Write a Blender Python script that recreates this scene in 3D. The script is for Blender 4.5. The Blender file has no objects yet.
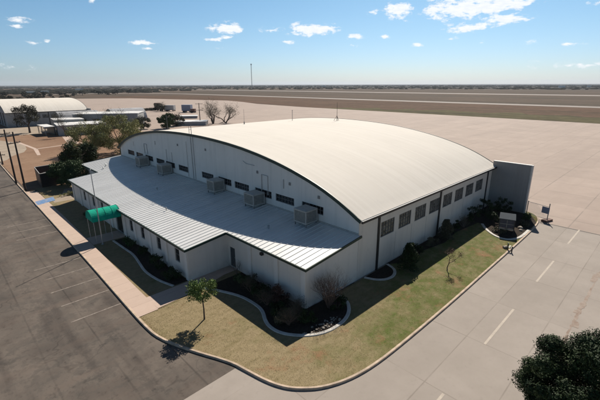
import bpy, bmesh, math, random
from mathutils import Vector, Matrix
R = random.Random(7)
scene = bpy.context.scene
COL = scene.collection

# ------------------------------------------------------------------ helpers
def link(o, parent=None):
    COL.objects.link(o)
    if parent is not None: o.parent = parent
    return o
def tag(o, label=None, cat=None, group=None, kind=None):
    if label: o['label'] = label
    if cat: o['category'] = cat
    if group: o['group'] = group
    if kind: o['kind'] = kind
    return o
def empty(name, loc, label=None, cat=None, group=None, rz=0):
    o = bpy.data.objects.new(name, None); o.location = loc; o.rotation_euler = (0, 0, rz)
    o.empty_display_size = .3
    link(o); return tag(o, label, cat, group)

class MB:
    """collects faces in world coordinates; build() links them as one object"""
    def __init__(s): s.v = []; s.f = []; s.m = []
    def face(s, pts, m=0):
        n = len(s.v); s.v += [tuple(p) for p in pts]; s.f.append(tuple(range(n, n+len(pts)))); s.m.append(m)
    def mesh(s, vs, fs, m=0):
        n = len(s.v); s.v += [tuple(p) for p in vs]
        for f in fs: s.f.append(tuple(n+i for i in f)); s.m.append(m)
    def box(s, x0, x1, y0, y1, z0, z1, m=0):
        vs = [(x, y, z) for z in (z0, z1) for y in (y0, y1) for x in (x0, x1)]
        s.mesh(vs, [(0,2,3,1),(4,5,7,6),(0,1,5,4),(2,6,7,3),(0,4,6,2),(1,3,7,5)], m)
    def obox(s, c, ax, ay, az, m=0):
        c, ax, ay, az = map(Vector, (c, ax, ay, az))
        vs = [c+ax*i+ay*j+az*k for k in (-1,1) for j in (-1,1) for i in (-1,1)]
        s.mesh(vs, [(0,2,3,1),(4,5,7,6),(0,1,5,4),(2,6,7,3),(0,4,6,2),(1,3,7,5)], m)
    def tube(s, pts, rad, n=6, m=0, caps=True):
        pts = [Vector(p) for p in pts]
        if not isinstance(rad, (list, tuple)): rad = [rad]*len(pts)
        rings = []
        for i, p in enumerate(pts):
            d = (pts[min(i+1, len(pts)-1)] - pts[max(i-1, 0)]).normalized()
            a = d.cross(Vector((0,0,1)) if abs(d.z) < .9 else Vector((1,0,0))).normalized(); b = d.cross(a)
            rings.append([p + (a*math.cos(2*math.pi*k/n) + b*math.sin(2*math.pi*k/n))*rad[i] for k in range(n)])
        base = len(s.v)
        for r in rings: s.v += [tuple(q) for q in r]
        for i in range(len(rings)-1):
            for k in range(n):
                s.f.append((base+i*n+k, base+i*n+(k+1)%n, base+(i+1)*n+(k+1)%n, base+(i+1)*n+k)); s.m.append(m)
        if caps:
            s.f.append(tuple(base+k for k in range(n))); s.m.append(m)
            s.f.append(tuple(base+(len(rings)-1)*n+k for k in reversed(range(n)))); s.m.append(m)
    def build(s, name, mats, parent=None, smooth=False, tri=False, origin=None):
        me = bpy.data.meshes.new(name)
        org = Vector(origin) if origin is not None else (parent.matrix_world.translation.copy() if parent is not None else Vector((0,0,0)))
        wl = Vector((0,0,0)); q = parent
        if parent is not None:
            q = parent; wl = Vector((0,0,0))
            while q is not None: wl += q.location; q = q.parent
        o_off = wl if parent is not None else (Vector(origin) if origin is not None else Vector((0,0,0)))
        me.from_pydata([tuple(Vector(v)-o_off) for v in s.v], [], s.f)
        if not isinstance(mats, (list, tuple)): mats = [mats]
        for m in mats: me.materials.append(m)
        me.polygons.foreach_set('material_index', s.m)
        if smooth: me.polygons.foreach_set('use_smooth', [True]*len(me.polygons))
        if tri:
            bm = bmesh.new(); bm.from_mesh(me); bmesh.ops.triangulate(bm, faces=bm.faces[:]); bm.to_mesh(me); bm.free()
        me.update()
        o = bpy.data.objects.new(name, me)
        if parent is None and origin is not None: o.location = origin
        return link(o, parent)

def copy_tree(o, parent=None):
    c = o.copy(); link(c); c.parent = parent
    for ch in list(o.children): copy_tree(ch, c)
    return c

# ------------------------------------------------------------------ materials
class NT:
    def __init__(s, name):
        s.mat = bpy.data.materials.new(name); s.mat.use_nodes = True
        s.t = s.mat.node_tree; s.b = s.t.nodes['Principled BSDF']
        s.geo = s.n('ShaderNodeNewGeometry').outputs['Position']
    def n(s, typ, **kw):
        nd = s.t.nodes.new(typ)
        for k, v in kw.items(): setattr(nd, k, v)
        return nd
    def l(s, a, b): s.t.links.new(a, b)
    def mapping(s, scale=(1,1,1), rot=(0,0,0), src=None, loc=(0,0,0)):
        m = s.n('ShaderNodeMapping'); s.l(src or s.geo, m.inputs['Vector'])
        m.inputs['Scale'].default_value = scale; m.inputs['Rotation'].default_value = rot; m.inputs['Location'].default_value = loc
        return m.outputs['Vector']
    def noise(s, scale, detail=4, rough=.55, vec=None, lo=None, hi=None, dist=0):
        nd = s.n('ShaderNodeTexNoise'); s.l(vec or s.geo, nd.inputs['Vector'])
        nd.inputs['Scale'].default_value = scale; nd.inputs['Detail'].default_value = detail
        nd.inputs['Roughness'].default_value = rough; nd.inputs['Distortion'].default_value = dist
        out = nd.outputs['Fac']
        if lo is not None: out = s.rng(out, lo, hi)
        return out
    def rng(s, v, lo, hi, a=0, b=1):
        m = s.n('ShaderNodeMapRange', clamp=True); s.l(v, m.inputs['Value'])
        for k, x in (('From Min', lo), ('From Max', hi), ('To Min', a), ('To Max', b)): m.inputs[k].default_value = x
        return m.outputs['Result']
    def mix(s, f, a, b, mode='MIX'):
        m = s.n('ShaderNodeMix', data_type='RGBA', blend_type=mode)
        if isinstance(f, (int, float)): m.inputs[0].default_value = f
        else: s.l(f, m.inputs[0])
        for i, x in ((6, a), (7, b)):
            if isinstance(x, tuple): m.inputs[i].default_value = (*x[:3], 1)
            else: s.l(x, m.inputs[i])
        return m.outputs[2]
    def math(s, op, a, b=0.0):
        m = s.n('ShaderNodeMath', operation=op)
        for i, x in ((0, a), (1, b)):
            if isinstance(x, (int, float)): m.inputs[i].default_value = x
            else: s.l(x, m.inputs[i])
        return m.outputs[0]
    def col(s, c):
        if isinstance(c, tuple): s.b.inputs['Base Color'].default_value = (*c[:3], 1)
        else: s.l(c, s.b.inputs['Base Color'])
    def rough(s, r):
        if isinstance(r, (int, float)): s.b.inputs['Roughness'].default_value = r
        else: s.l(r, s.b.inputs['Roughness'])
    def bump(s, h, strength=.3, dist=.02):
        b = s.n('ShaderNodeBump'); s.l(h, b.inputs['Height']); b.inputs['Strength'].default_value = strength
        b.inputs['Distance'].default_value = dist; s.l(b.outputs['Normal'], s.b.inputs['Normal'])
    def spec(s, v): s.b.inputs['Specular IOR Level'].default_value = v
    def xyz(s, vec=None):
        x = s.n('ShaderNodeSeparateXYZ'); s.l(vec or s.geo, x.inputs[0]); return x.outputs
    def island(s): return s.n('ShaderNodeNewGeometry').outputs['Random Per Island']

def flat(name, c, rough=.6, metal=0, var=.12, scale=3, bump=0, spec=.5):
    t = NT(name)
    d = tuple(x*(1-var) for x in c); e = tuple(min(1, x*(1+var)) for x in c)
    t.col(t.mix(t.noise(scale, 5, .6, lo=.3, hi=.7), d, e)); t.rough(rough)
    t.b.inputs['Metallic'].default_value = metal; t.spec(spec)
    if bump: t.bump(t.noise(scale*8, 3), bump, .01)
    return t.mat

M = {}
# cream painted membrane of the vault, faint run-off streaks down the curve (along Y) and sheet laps
t = NT('roof_membrane')
st = t.noise(1, 4, .6, vec=t.mapping((2.2, .06, .06)), lo=.4, hi=.62)
bl = t.noise(.12, 5, .6, lo=.35, hi=.7)
c = t.mix(st, (.60,.555,.49), (.65,.605,.54)); c = t.mix(t.math('MULTIPLY', bl, .55), c, (.68,.63,.555))
x = t.xyz(); lap = t.math('LESS_THAN', t.math('FRACT', t.math('DIVIDE', x['X'], 1.83)), .03)
c = t.mix(t.math('MULTIPLY', lap, .32), c, (.52,.48,.43))
spt = t.noise(.7, 6, .75, lo=.55, hi=.72); c = t.mix(t.math('MULTIPLY', spt, .4), c, (.55,.51,.46))
t.col(c); t.rough(.85); t.spec(.15); M['vault'] = t.mat
# pale painted corrugated wall metal
def wallmat(name, c0, c1, rib=True, axis='Y', dirt=.35):
    t = NT(name)
    a = t.noise(.25, 5, .6, lo=.3, hi=.7); c = t.mix(a, c0, c1)
    run = t.noise(1, 5, .65, vec=t.mapping((1.6, 1.6, .09)), lo=.5, hi=.78)
    c = t.mix(t.math('MULTIPLY', run, dirt), c, tuple(x*.62 for x in c0))
    sp = t.noise(.9, 7, .8, lo=.56, hi=.74); c = t.mix(t.math('MULTIPLY', sp, .4), c, tuple(x*.72 for x in c0))
    z = t.xyz()['Z']; low = t.math('MULTIPLY', t.rng(z, .15, 1.0, 1, 0), t.noise(1.1, 4, .6, lo=.3, hi=.75))
    c = t.mix(t.math('MULTIPLY', low, .5), c, (.26,.19,.14))
    t.col(c); t.rough(.65); t.spec(.3)
    if rib:
        w = t.math('PINGPONG', t.math('MULTIPLY', t.xyz()[axis], 1/.3), .5)
        w = t.rng(w, .1, .2); t.bump(w, .35, .02)
    else: t.bump(t.noise(14, 4), .15, .01)
    return t.mat
M['gable'] = wallmat('gable_paint', (.68,.655,.60), (.74,.715,.66), True, 'Y')
M['side'] = wallmat('side_paint', (.64,.585,.51), (.71,.65,.57), False)
M['stucco'] = wallmat('wing_stucco', (.67,.62,.55), (.73,.68,.61), False, dirt=.25)
M['greywall'] = wallmat('grey_block', (.27,.27,.265), (.33,.33,.325), False)
M['pil'] = wallmat('pilaster_paint', (.70,.66,.60), (.75,.715,.66), False, dirt=.2)
# standing seam metal roof
t = NT('seam_metal')
c = t.mix(t.noise(.35, 5, .6, lo=.3, hi=.7), (.72,.71,.685), (.79,.78,.75))
pn = t.n('ShaderNodeTexWhiteNoise', noise_dimensions='1D'); t.l(t.math('FLOOR', t.math('DIVIDE', t.xyz()['Y'], .61)), pn.inputs['W'])
c = t.mix(t.rng(pn.outputs['Value'], 0, 1, 0, .25), c, (.52,.51,.48))
c = t.mix(t.math('MULTIPLY', t.noise(1, 4, .5, vec=t.mapping((.25, 1.5, 1)), lo=.5, hi=.8), .12), c, (.42,.39,.34))
t.col(c); t.rough(.42); t.b.inputs['Metallic'].default_value = .3
M['seam'] = t.mat
M['green'] = flat('dark_green_trim', (.012,.035,.026), .5)
M['black'] = flat('black_painted_steel', (.015,.016,.017), .5)
t = NT('cooler_weathered'); c = t.mix(t.noise(.9, 4, .6, lo=.3, hi=.7), (.52,.485,.42), (.62,.585,.52)); c = t.mix(t.math('MULTIPLY', t.noise(1, 5, .7, vec=t.mapping((4,4,.6)), lo=.5, hi=.72), .6), c, (.20,.13,.085)); t.col(c); t.rough(.6); M['cooler'] = t.mat
t = NT('window_glass'); t.col((.012,.014,.016)); t.rough(.12); t.spec(.55)
t.bump(t.noise(.8, 2), .05, .02); M['glass'] = t.mat
# dusty multi-pane industrial glass: panes differ a little
t = NT('dusty_glass'); wn = t.n('ShaderNodeTexWhiteNoise')
sn = t.n('ShaderNodeVectorMath', operation='SNAP'); t.l(t.geo, sn.inputs[0]); sn.inputs[1].default_value = (.42, 3, .4); t.l(sn.outputs[0], wn.inputs['Vector'])
t.col(t.mix(wn.outputs['Value'], (.06,.06,.056), (.19,.185,.17))); t.rough(.25); t.spec(.4); M['dusty'] = t.mat
M['wframe'] = flat('window_frame_grey', (.16,.16,.155), .55)
M['mull'] = flat('mullion_dark', (.15,.147,.14), .5)
M['cooler'] = flat('cooler_sheet', (.42,.40,.36), .55, .1, .15, 2)
M['louver'] = flat('cooler_louver', (.38,.36,.32), .6, .1, .2, 4)
M['galv'] = flat('galvanised', (.38,.39,.39), .45, .6, .1)
M['steel'] = flat('grey_steel', (.22,.22,.215), .5, .3)
M['pipe'] = flat('conduit_grey', (.45,.44,.42), .5, .2)
M['white'] = flat('white_paint', (.74,.73,.70), .5, 0, .05)
M['wood'] = flat('creosoted_pole', (.055,.038,.028), .85, 0, .3, 6, .3)
M['bark'] = flat('bark', (.075,.055,.042), .9, 0, .35, 9, .5)
M['twig'] = flat('pale_twigs', (.17,.135,.105), .9, 0, .25, 9)
M['redtwig'] = flat('reddish_twigs', (.13,.085,.062), .9, 0, .3, 9)
M['stone'] = flat('light_stone', (.27,.23,.19), .85, 0, .3, 7, .4)
M['redwall'] = flat('enclosure_board', (.10,.055,.04), .8, 0, .3, 4, .2)
M['rubber'] = flat('rubber', (.02,.02,.02), .8)
M['bluebox'] = flat('blue_grey_paint', (.22,.25,.33), .5, 0, .12)
M['tank'] = flat('tank_white', (.45,.43,.41), .45, 0, .1)
M['rust'] = flat('rust_brown', (.13,.06,.04), .8, 0, .3, 2)
M['fin'] = wallmat('fin_grey', (.25,.24,.225), (.29,.28,.265), True, 'Y', .2)
M['finedge'] = flat('fin_edge', (.52,.49,.45), .6)
# awning canvas
t = NT('green_canvas'); c = t.mix(t.noise(1.6, 4, .6, lo=.3, hi=.7), (.0,.26,.17), (.005,.36,.235)); c = t.mix(t.math('MULTIPLY', t.noise(2.5, 5, .7, lo=.5, hi=.75), .35), c, (.05,.42,.30)); t.col(c); t.rough(.9); t.spec(.15)
t.bump(t.noise(3, 4), .5, .06); M['canvas'] = t.mat
M['canvas_trim'] = flat('pale_green_binding', (.0,.27,.18), .6)

# ground materials -------------------------------------------------
def concrete(name, c0, c1, bx=6.4, by=3.85, ox=0, oy=.65, joint=(.17,.14,.115), jw=.04, stain=.4, streak=None, jop=.62):
    t = NT(name)
    P = t.xyz()
    fx = t.math('DIVIDE', t.math('SUBTRACT', P['X'], ox), bx); fy = t.math('DIVIDE', t.math('SUBTRACT', P['Y'], oy), by)
    cell = t.n('ShaderNodeCombineXYZ'); t.l(t.math('FLOOR', fx), cell.inputs[0]); t.l(t.math('FLOOR', fy), cell.inputs[1])
    wn = t.n('ShaderNodeTexWhiteNoise'); t.l(cell.outputs[0], wn.inputs['Vector'])
    c = t.mix(t.noise(.35, 6, .65, lo=.3, hi=.72), c0, c1)
    c = t.mix(t.rng(wn.outputs['Value'], 0, 1, 0, .35), c, tuple(x*.84 for x in c0))
    c = t.mix(t.math('MULTIPLY', t.noise(.09, 6, .62, lo=.48, hi=.75), stain), c, tuple(x*.6 for x in c0))
    c = t.mix(t.math('MULTIPLY', t.noise(2.2, 6, .7, lo=.56, hi=.8), stain*.8), c, tuple(x*.62 for x in c0))
    if streak:
        c = t.mix(t.math('MULTIPLY', t.noise(1, 5, .6, vec=t.mapping(streak), lo=.45, hi=.75), .4), c, tuple(x*.74 for x in c0))
    c = t.mix(t.noise(30, 3, .7, lo=.2, hi=.8), c, t.mix(.88, (0,0,0), c))
    # joints wobble a little and fade in places
    wob = t.math('MULTIPLY', t.math('SUBTRACT', t.noise(1.5, 3), .5), .05)
    def jl(f, s):
        d = t.math('MULTIPLY', t.math('PINGPONG', t.math('ADD', f, 0), .5), s)
        return t.rng(t.math('ADD', d, wob), jw*.5, jw*1.3, 1, 0)
    j = t.math('MAXIMUM', jl(fx, bx), jl(fy, by))
    j = t.math('MULTIPLY', j, t.noise(.23, 3, .6, lo=.28, hi=.6)); 
    c = t.mix(t.math('MULTIPLY', j, jop), c, joint)
    tk = t.math('MULTIPLY', t.noise(1, 4, .6, vec=t.mapping((.04, .9, 1), (0,0,.12)), lo=.58, hi=.72), t.noise(.03, 3, lo=.45, hi=.6)); c = t.mix(t.math('MULTIPLY', tk, .35), c, tuple(x*.55 for x in c0))
    t.col(c); t.rough(.85); t.spec(.25)
    t.bump(t.noise(9, 5, .7), .12, .01)
    return t.mat
M['road'] = concrete('road_concrete', (.305,.262,.223), (.362,.313,.270))
M['apron'] = concrete('apron_concrete', (.35,.272,.223), (.405,.318,.262), 7.62, 7.62, 0, .65, stain=.28, streak=(.012,.16,1), jop=.7, jw=.08)
M['walk'] = concrete('walk_concrete', (.50,.375,.30), (.56,.43,.35), 3.0, 1.55, 11.2, 28, stain=.22, jop=.5, jw=.02)
M['kerb'] = flat('kerb_concrete', (.44,.335,.245), .85, 0, .3, 1.6, .3)
M['edging'] = flat('pale_edging', (.50,.47,.42), .85, 0, .2, 2, .3)
# asphalt
t = NT('asphalt')
c = t.mix(t.noise(.14, 7, .66, lo=.36, hi=.66, dist=.4), (.080,.069,.059), (.150,.123,.101))
c = t.mix(t.noise(.8, 7, .78, lo=.44, hi=.64), c, (.185,.150,.122))
c = t.mix(t.math('MULTIPLY', t.noise(.4, 7, .75, lo=.5, hi=.66), .8), c, (.045,.036,.031))
c = t.mix(t.math('MULTIPLY', t.noise(1, 5, .6, vec=t.mapping((.5, .05, 1)), lo=.5, hi=.7), .65), c, (.042,.034,.030))
c = t.mix(t.math('MULTIPLY', t.noise(1, 5, .6, vec=t.mapping((.05, .45, 1)), lo=.52, hi=.7), .6), c, (.14,.105,.083))
c = t.mix(t.math('MULTIPLY', t.noise(1.5, 6, .75, lo=.56, hi=.72), .7), c, (.034,.028,.024))
vo = t.n('ShaderNodeTexVoronoi', feature='DISTANCE_TO_EDGE'); t.l(t.mapping((.16,.16,.16), src=None), vo.inputs['Vector']); vo.inputs['Scale'].default_value = 1
wv = t.n('ShaderNodeVectorMath', operation='ADD'); nz = t.n('ShaderNodeTexNoise'); t.l(t.geo, nz.inputs['Vector']); nz.inputs['Scale'].default_value = .5
sc_ = t.n('ShaderNodeVectorMath', operation='SCALE'); t.l(nz.outputs['Color'], sc_.inputs[0]); sc_.inputs['Scale'].default_value = 3.2
t.l(t.geo, wv.inputs[0]); t.l(sc_.outputs[0], wv.inputs[1]); mp = t.mapping((.17,.17,.0), src=wv.outputs[0]); t.l(mp, vo.inputs['Vector'])
cr = t.math('MULTIPLY', t.rng(vo.outputs['Distance'], .003, .011, 1, 0), t.noise(.2, 3, lo=.42, hi=.6))
c = t.mix(t.math('MULTIPLY', cr, .35), c, (.018,.016,.015))
P = t.xyz()   # paving-lane seams
wob = t.math('MULTIPLY', t.math('SUBTRACT', t.noise(.8, 3), .5), .12)
d = t.math('MULTIPLY', t.math('PINGPONG', t.math('DIVIDE', t.math('SUBTRACT', P['X'], 2.5), 3.4), .5), 3.4)
seam = t.math('MULTIPLY', t.rng(t.math('ADD', d, wob), .03, .09, 1, 0), t.noise(.15, 3, lo=.35, hi=.6))
c = t.mix(t.math('MULTIPLY', seam, .45), c, (.022,.02,.018))
c = t.mix(t.noise(38, 2, .8, lo=.25, hi=.8), c, t.mix(.72, (0,0,0), c))
t.col(c); t.rough(.88); t.spec(.25); t.bump(t.noise(22, 4, .8), .25, .01); M['asphalt'] = t.mat
# worn white paint: real paint with asphalt showing through
def worn(name, base, under, lo, hi):
    t = NT(name); t.col(t.mix(t.noise(2.6, 6, .75, lo=lo, hi=hi), under, base)); t.rough(.8); return t.mat
M['stripe'] = worn('worn_stripe', (.36,.31,.26), (.14,.11,.09), .38, .68)
M['dash'] = worn('lane_dash', (.48,.41,.325), (.35,.295,.245), .34, .72)
# lawn
t = NT('lawn_turf')
P = t.xyz()
gr = t.rng(t.math('ADD', P['X'], t.math('MULTIPLY', P['Y'], -1.6)), -9, 4)      # the irrigated strip beside the road is greener
g2 = t.math('ADD', t.math('MULTIPLY', gr, .42), t.noise(.22, 5, .65))
g2 = t.rng(g2, .55, .84)
c = t.mix(g2, (.30,.235,.135), (.105,.132,.034))
c = t.mix(t.math('MULTIPLY', t.noise(.8, 6, .7, lo=.42, hi=.7), .75), c, (.32,.248,.148))
c = t.mix(t.math('MULTIPLY', t.noise(1, 5, .65, vec=t.mapping((.5, 3.0, 1), (0,0,.6)), lo=.46, hi=.72), .6), c, (.17,.135,.06))
c = t.mix(t.math('MULTIPLY', t.noise(3.5, 6, .8, lo=.45, hi=.7), .5), c, (.115,.09,.04))
c = t.mix(t.math('MULTIPLY', t.noise(.35, 5, .7, lo=.56, hi=.70), .8), c, (.29,.15,.085))
dv = t.n('ShaderNodeVectorMath', operation='DISTANCE'); t.l(t.geo, dv.inputs[0]); dv.inputs[1].default_value = (26, 30, 0)
mw = t.rng(t.math('PINGPONG', t.math('ADD', t.math('DIVIDE', dv.outputs['Value'], .9), t.math('MULTIPLY', t.noise(.3, 3), 1.2)), .5), .1, .4)
c = t.mix(t.math('MULTIPLY', t.math('MULTIPLY', mw, t.rng(gr, .1, .75, .65, .12)), t.noise(.25, 3, lo=.4, hi=.75)), c, (.32,.25,.145))
c = t.mix(t.noise(11, 4, .75, lo=.2, hi=.8), c, t.mix(.72, (0,0,0), c))
t.col(c); t.rough(.95); t.spec(.1); t.bump(t.noise(7, 4, .8), .3, .03); M['lawn'] = t.mat
t = NT('grass_blades'); P = t.xyz()
c = t.mix(t.island(), (.15,.14,.05), (.36,.27,.14)); t.col(c); t.rough(.9); t.spec(.1); M['blades'] = t.mat
t = NT('dark_mulch'); c = t.mix(t.noise(6, 5, .75, lo=.3, hi=.7), (.018,.014,.011), (.06,.045,.034)); t.col(c); t.rough(.95); t.spec(.1); t.bump(t.noise(16, 4, .8), .8, .05); M['mulch'] = t.mat
# bare reddish dirt
t = NT('red_dirt')
c = t.mix(t.noise(.05, 6, .65, lo=.35, hi=.68), (.20,.115,.072), (.27,.175,.115))
c = t.mix(t.math('MULTIPLY', t.noise(.3, 6, .7, lo=.5, hi=.72), .7), c, (.15,.10,.06))
c = t.mix(t.math('MULTIPLY', t.noise(1.6, 5, .7, lo=.5, hi=.75), .5), c, (.30,.22,.15))
t.col(c); t.rough(.95); t.spec(.1); t.bump(t.noise(5, 5, .7), .5, .05); M['dirt'] = t.mat
t = NT('pale_gravel'); c = t.mix(t.noise(.3, 6, .7, lo=.3, hi=.7), (.27,.215,.165), (.38,.315,.245)); t.col(c); t.rough(.95); t.spec(.1); M['gravel'] = t.mat
# wide plain: winter grass, brown and dun, in long strips across the airfield
def plain(name, a, b, d, e, sx=.02, sy=.002, mowed=.6):
    t = NT(name)
    c = t.mix(t.noise(.012, 7, .65, lo=.35, hi=.65), a, b)
    c = t.mix(t.math('MULTIPLY', t.noise(1, 6, .6, vec=t.mapping((sx, sy, 1)), lo=.42, hi=.62), mowed), c, d)
    c = t.mix(t.math('MULTIPLY', t.noise(.15, 6, .7, lo=.48, hi=.72), .6), c, e)
    t.col(c); t.rough(.95); t.spec(.05); return t.mat
M['plain'] = plain('winter_plain', (.082,.060,.044), (.115,.082,.060), (.052,.046,.032), (.14,.105,.075))
M['infield'] = plain('infield_grass', (.088,.052,.035), (.125,.076,.050), (.056,.044,.026), (.16,.105,.068), .06, .004)
M['verge'] = plain('olive_verge', (.085,.078,.034), (.12,.102,.050), (.046,.038,.022), (.15,.125,.068), .10, .012, .9)
M['runway'] = concrete('runway_concrete', (.25,.21,.18), (.30,.255,.22), 7.6, 7.6, stain=.3, streak=(.2,.01,1), jop=.1)
M['farmland'] = plain('far_farmland', (.036,.035,.030), (.060,.050,.040), (.028,.030,.026), (.075,.062,.048), .0012, .0005, .7)

# foliage
def leafmat(name, a, b, c2=None, sss=0):
    t = NT(name); c = t.mix(t.island(), a, b)
    if c2: c = t.mix(t.noise(.9, 3, lo=.4, hi=.65), c, c2)
    t.col(c); t.rough(.7); t.spec(.2)
    t.b.inputs['Transmission Weight'].default_value = 0
    return t.mat
M['leaf_dark'] = leafmat('juniper_leaf', (.008,.020,.007), (.024,.042,.013), (.034,.054,.016))
M['leaf_mid'] = leafmat('shade_tree_leaf', (.065,.12,.03), (.13,.19,.05), (.16,.20,.06))
M['leaf_olive'] = leafmat('mesquite_leaf', (.17,.185,.065), (.30,.30,.125), (.24,.225,.10))
M['leaf_grey'] = leafmat('grey_green_leaf', (.07,.072,.042), (.115,.11,.07), (.06,.055,.035))
M['leaf_hedge'] = leafmat('hedge_leaf', (.018,.045,.014), (.05,.085,.025), (.06,.085,.035))
M['leaf_red'] = leafmat('withered_red_leaf', (.09,.04,.03), (.13,.075,.05))
M['leaf_far'] = leafmat('far_tree_leaf', (.035,.038,.022), (.07,.064,.04))

# ------------------------------------------------------------------ flat ground sheets
def sheet(name, pts, z, mat, kind='structure', label=None, cat=None, grid=None):
    b = MB(); b.face([(x, y, z) for x, y in pts])
    o = b.build(name, mat, tri=True)
    return tag(o, label, cat, kind=kind)
def rect(x0, x1, y0, y1): return [(x0,y0),(x1,y0),(x1,y1),(x0,y1)]
def smooth_path(pts, it=2, closed=False):
    pts = [Vector((*p, 0)) for p in pts]
    for _ in range(it):
        q = []
        n = len(pts)
        if not closed: q.append(pts[0])
        for i in range(n if closed else n-1):
            a, b = pts[i], pts[(i+1) % n]; q += [a*.75+b*.25, a*.25+b*.75]
        if not closed: q.append(pts[-1])
        pts = q
    return [(p.x, p.y) for p in pts]

sheet('ground', rect(-30000, 45000, -30000, 45000), -.08, M['farmland'])
sheet('airfield_grassland', rect(-900, 1500, -2200, 2600), -.055, M['plain'])
AE = [(228,-1500),(226,20),(227,110),(228,230),(236,300),(252,345),(262,390),(240,470),(215,560),(160,600),(100,610),(64,560)]
sheet('infield', [(226,-1500),(372,-1500),(372,60),(380,520),(330,640),(262,690),(200,640),(215,560),(250,400),(230,230)], -.045, M['infield'])
ragged_verge = [(222,-900),(270,-900)] + [(272+R.uniform(-16,16)-max(0,y-60)*.16, y) for y in range(-300, 205, 9)] + [(222,210)]
sheet('grass_verge', ragged_verge, -.035, M['verge'])
sheet('taxiway', [(374,-1500),(398,-1500),(398,60),(410,520),(412,760),(385,900),(300,980),(180,940),(176,915),(290,930),(365,870),(388,740),(384,520),(374,60)], -.030, M['runway'])
sheet('runway', rect(735, 795, -2000, 1500), -.03, M['runway'])
sheet('apron', [(57.2,-900)] + AE[0:1] + AE[1:] + [(62,78),(57.2,77)], -.012, M['apron'])
sheet('service_road', [(-40,-60),(57.2,-60),(57.2,17.75),(-40,17.75)], -.006, M['road'])
sheet('building_plinth', rect(26, 57.2, 17.75, 79), -.014, M['gravel'])
sheet('parking_lot', [(-60,17.75),(11.6,17.75),(12.5,20),(11.5,118),(9.2,150),(-60,150)], .0, M['asphalt'])
sheet('dirt_yard', [(9.8,76),(62,78.5),(64,560),(-60,560),(-60,150.2),(9.1,150.2)], -.020, M['dirt'])
sheet('gravel_yard', [(6,176),(60,176),(60,212),(6,212)], -.016, M['gravel'])
sheet('gravel_path', smooth_path([(12.5,117),(15,125),(19.5,131),(21.8,150),(15,170),(9,170),(9.3,150.3),(10.8,118)], 1, True), -.010, M['gravel'])
for pts in ([(19.9,121),(20.7,121),(22.4,133.5),(21.3,153),(20.5,153),(21.4,133.8)], [(22.2,133.2),(33,136.6),(36,136.0),(36,138.2),(32.6,137.7),(22.2,134.2)]):
    sheet('footpath', pts, -.005, M['walk'])
sheet('footpath', [(31.5,137.9),(34.6,137.9),(38,160),(35,160)], -.008, M['walk'])

# kerbs and walk ------------------------------------------------
KE = [(11.05,118),(10.35,92),(9.95,70),(9.65,55),(9.4,42),(9.05,30),(8.98,26.5),(9.09,24.2),(10.17,21.16),(11.45,18.4),(11.72,17.0),(12.10,15.2),(12.6,14.06),(13.24,13.3),(14.2,12.5),(15.83,11.8),(18.0,11.4),(21.4,11.25),(28.7,11.15),(38.2,11.2),(50,11.25),(55.0,11.4),(57.6,11.75),(59.4,12.5),(60.3,13.6),(60.5,14.6)]
KE = smooth_path(KE, 2)
def sweep(path, w, z0, z1, closed=False, bev=.03):
    b = MB(); P = [Vector((x, y, 0)) for x, y in path]; n = len(P); rings = []
    for i in range(n):
        a = P[i-1] if (i or closed) else P[i]; c = P[(i+1) % n] if (i < n-1 or closed) else P[i]
        d = (c-a).normalized(); nn = Vector((-d.y, d.x, 0))*(w/2)
        nb = nn*(1-2*bev/w)
        rings.append([P[i]+nn+Vector((0,0,z0)), P[i]+nn+Vector((0,0,z1-bev)), P[i]+nb+Vector((0,0,z1)), P[i]-nb+Vector((0,0,z1)), P[i]-nn+Vector((0,0,z1-bev)), P[i]-nn+Vector((0,0,z0))])
    vs = [v for r in rings for v in r]; fs = []
    for i in range(n if closed else n-1):
        j = (i+1) % n
        for k in range(5): fs.append((i*6+k, i*6+k+1, j*6+k+1, j*6+k))
    if not closed: fs += [tuple(range(6)), tuple(reversed(range((n-1)*6, n*6)))]
    b.mesh(vs, fs); return b
tag(sweep(KE, .20, -.05, .14).build('kerb', M['kerb']), kind='structure')
# gutter pan along the kerb, a shade darker strip of concrete
def offset(path, d):
    out = []
    for i in range(len(path)):
        a = Vector(path[max(i-1,0)]); c = Vector(path[min(i+1,len(path)-1)]); t_ = (c-a).normalized()
        out.append((path[i][0]-t_.y*d, path[i][1]+t_.x*d))
    return out
KI = offset(KE, .09)
inner = [p for p in KI]
# lawn: everything inside the kerb from the walk end round to the hangar's far corner
LZ = .085
lawn_pts = [p for p in KI if p[1] < 60 and not (p[0] < 10 and p[1] > 27.9)] + [(60.4,19.0),(30,19.0),(20,19.0),(16,27.9)]
sheet('lawn', lawn_pts, LZ, M['lawn'])
sheet('front_lawn', [(10.72,27.9),(19.9,27.9),(19.9,80.5),(11.9,80.5)], LZ-.004, M['lawn'])
sheet('sidewalk', [(9.0,27.82),(10.72,27.82),(11.1,45),(11.5,60),(11.72,78),(10.25,79.2),(9.9,66),(9.62,54),(9.4,42),(9.1,32)], .118, M['walk'])
sheet('entry_walk', [(10.74,27.95),(15.2,28.3),(18.0,29.0),(19.6,29.0),(19.6,30.3),(10.76,30.3)], .112, M['walk'])
sheet('canopy_walk', [(11.16,45.9),(14.98,45.9),(14.98,48.7),(11.24,48.7)], .112, M['walk'])
sheet('pale_forecourt', [(12.2,68.3),(19,68.3),(19,78.2),(15.5,76.3),(13.9,71.5),(12.3,70.2)], LZ+.006, M['gravel'])
sheet('dirt_shoulder', [(10.6,79.4),(19.9,80.6),(24,84),(22,110),(11.1,112)], .04, M['dirt'])

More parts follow.
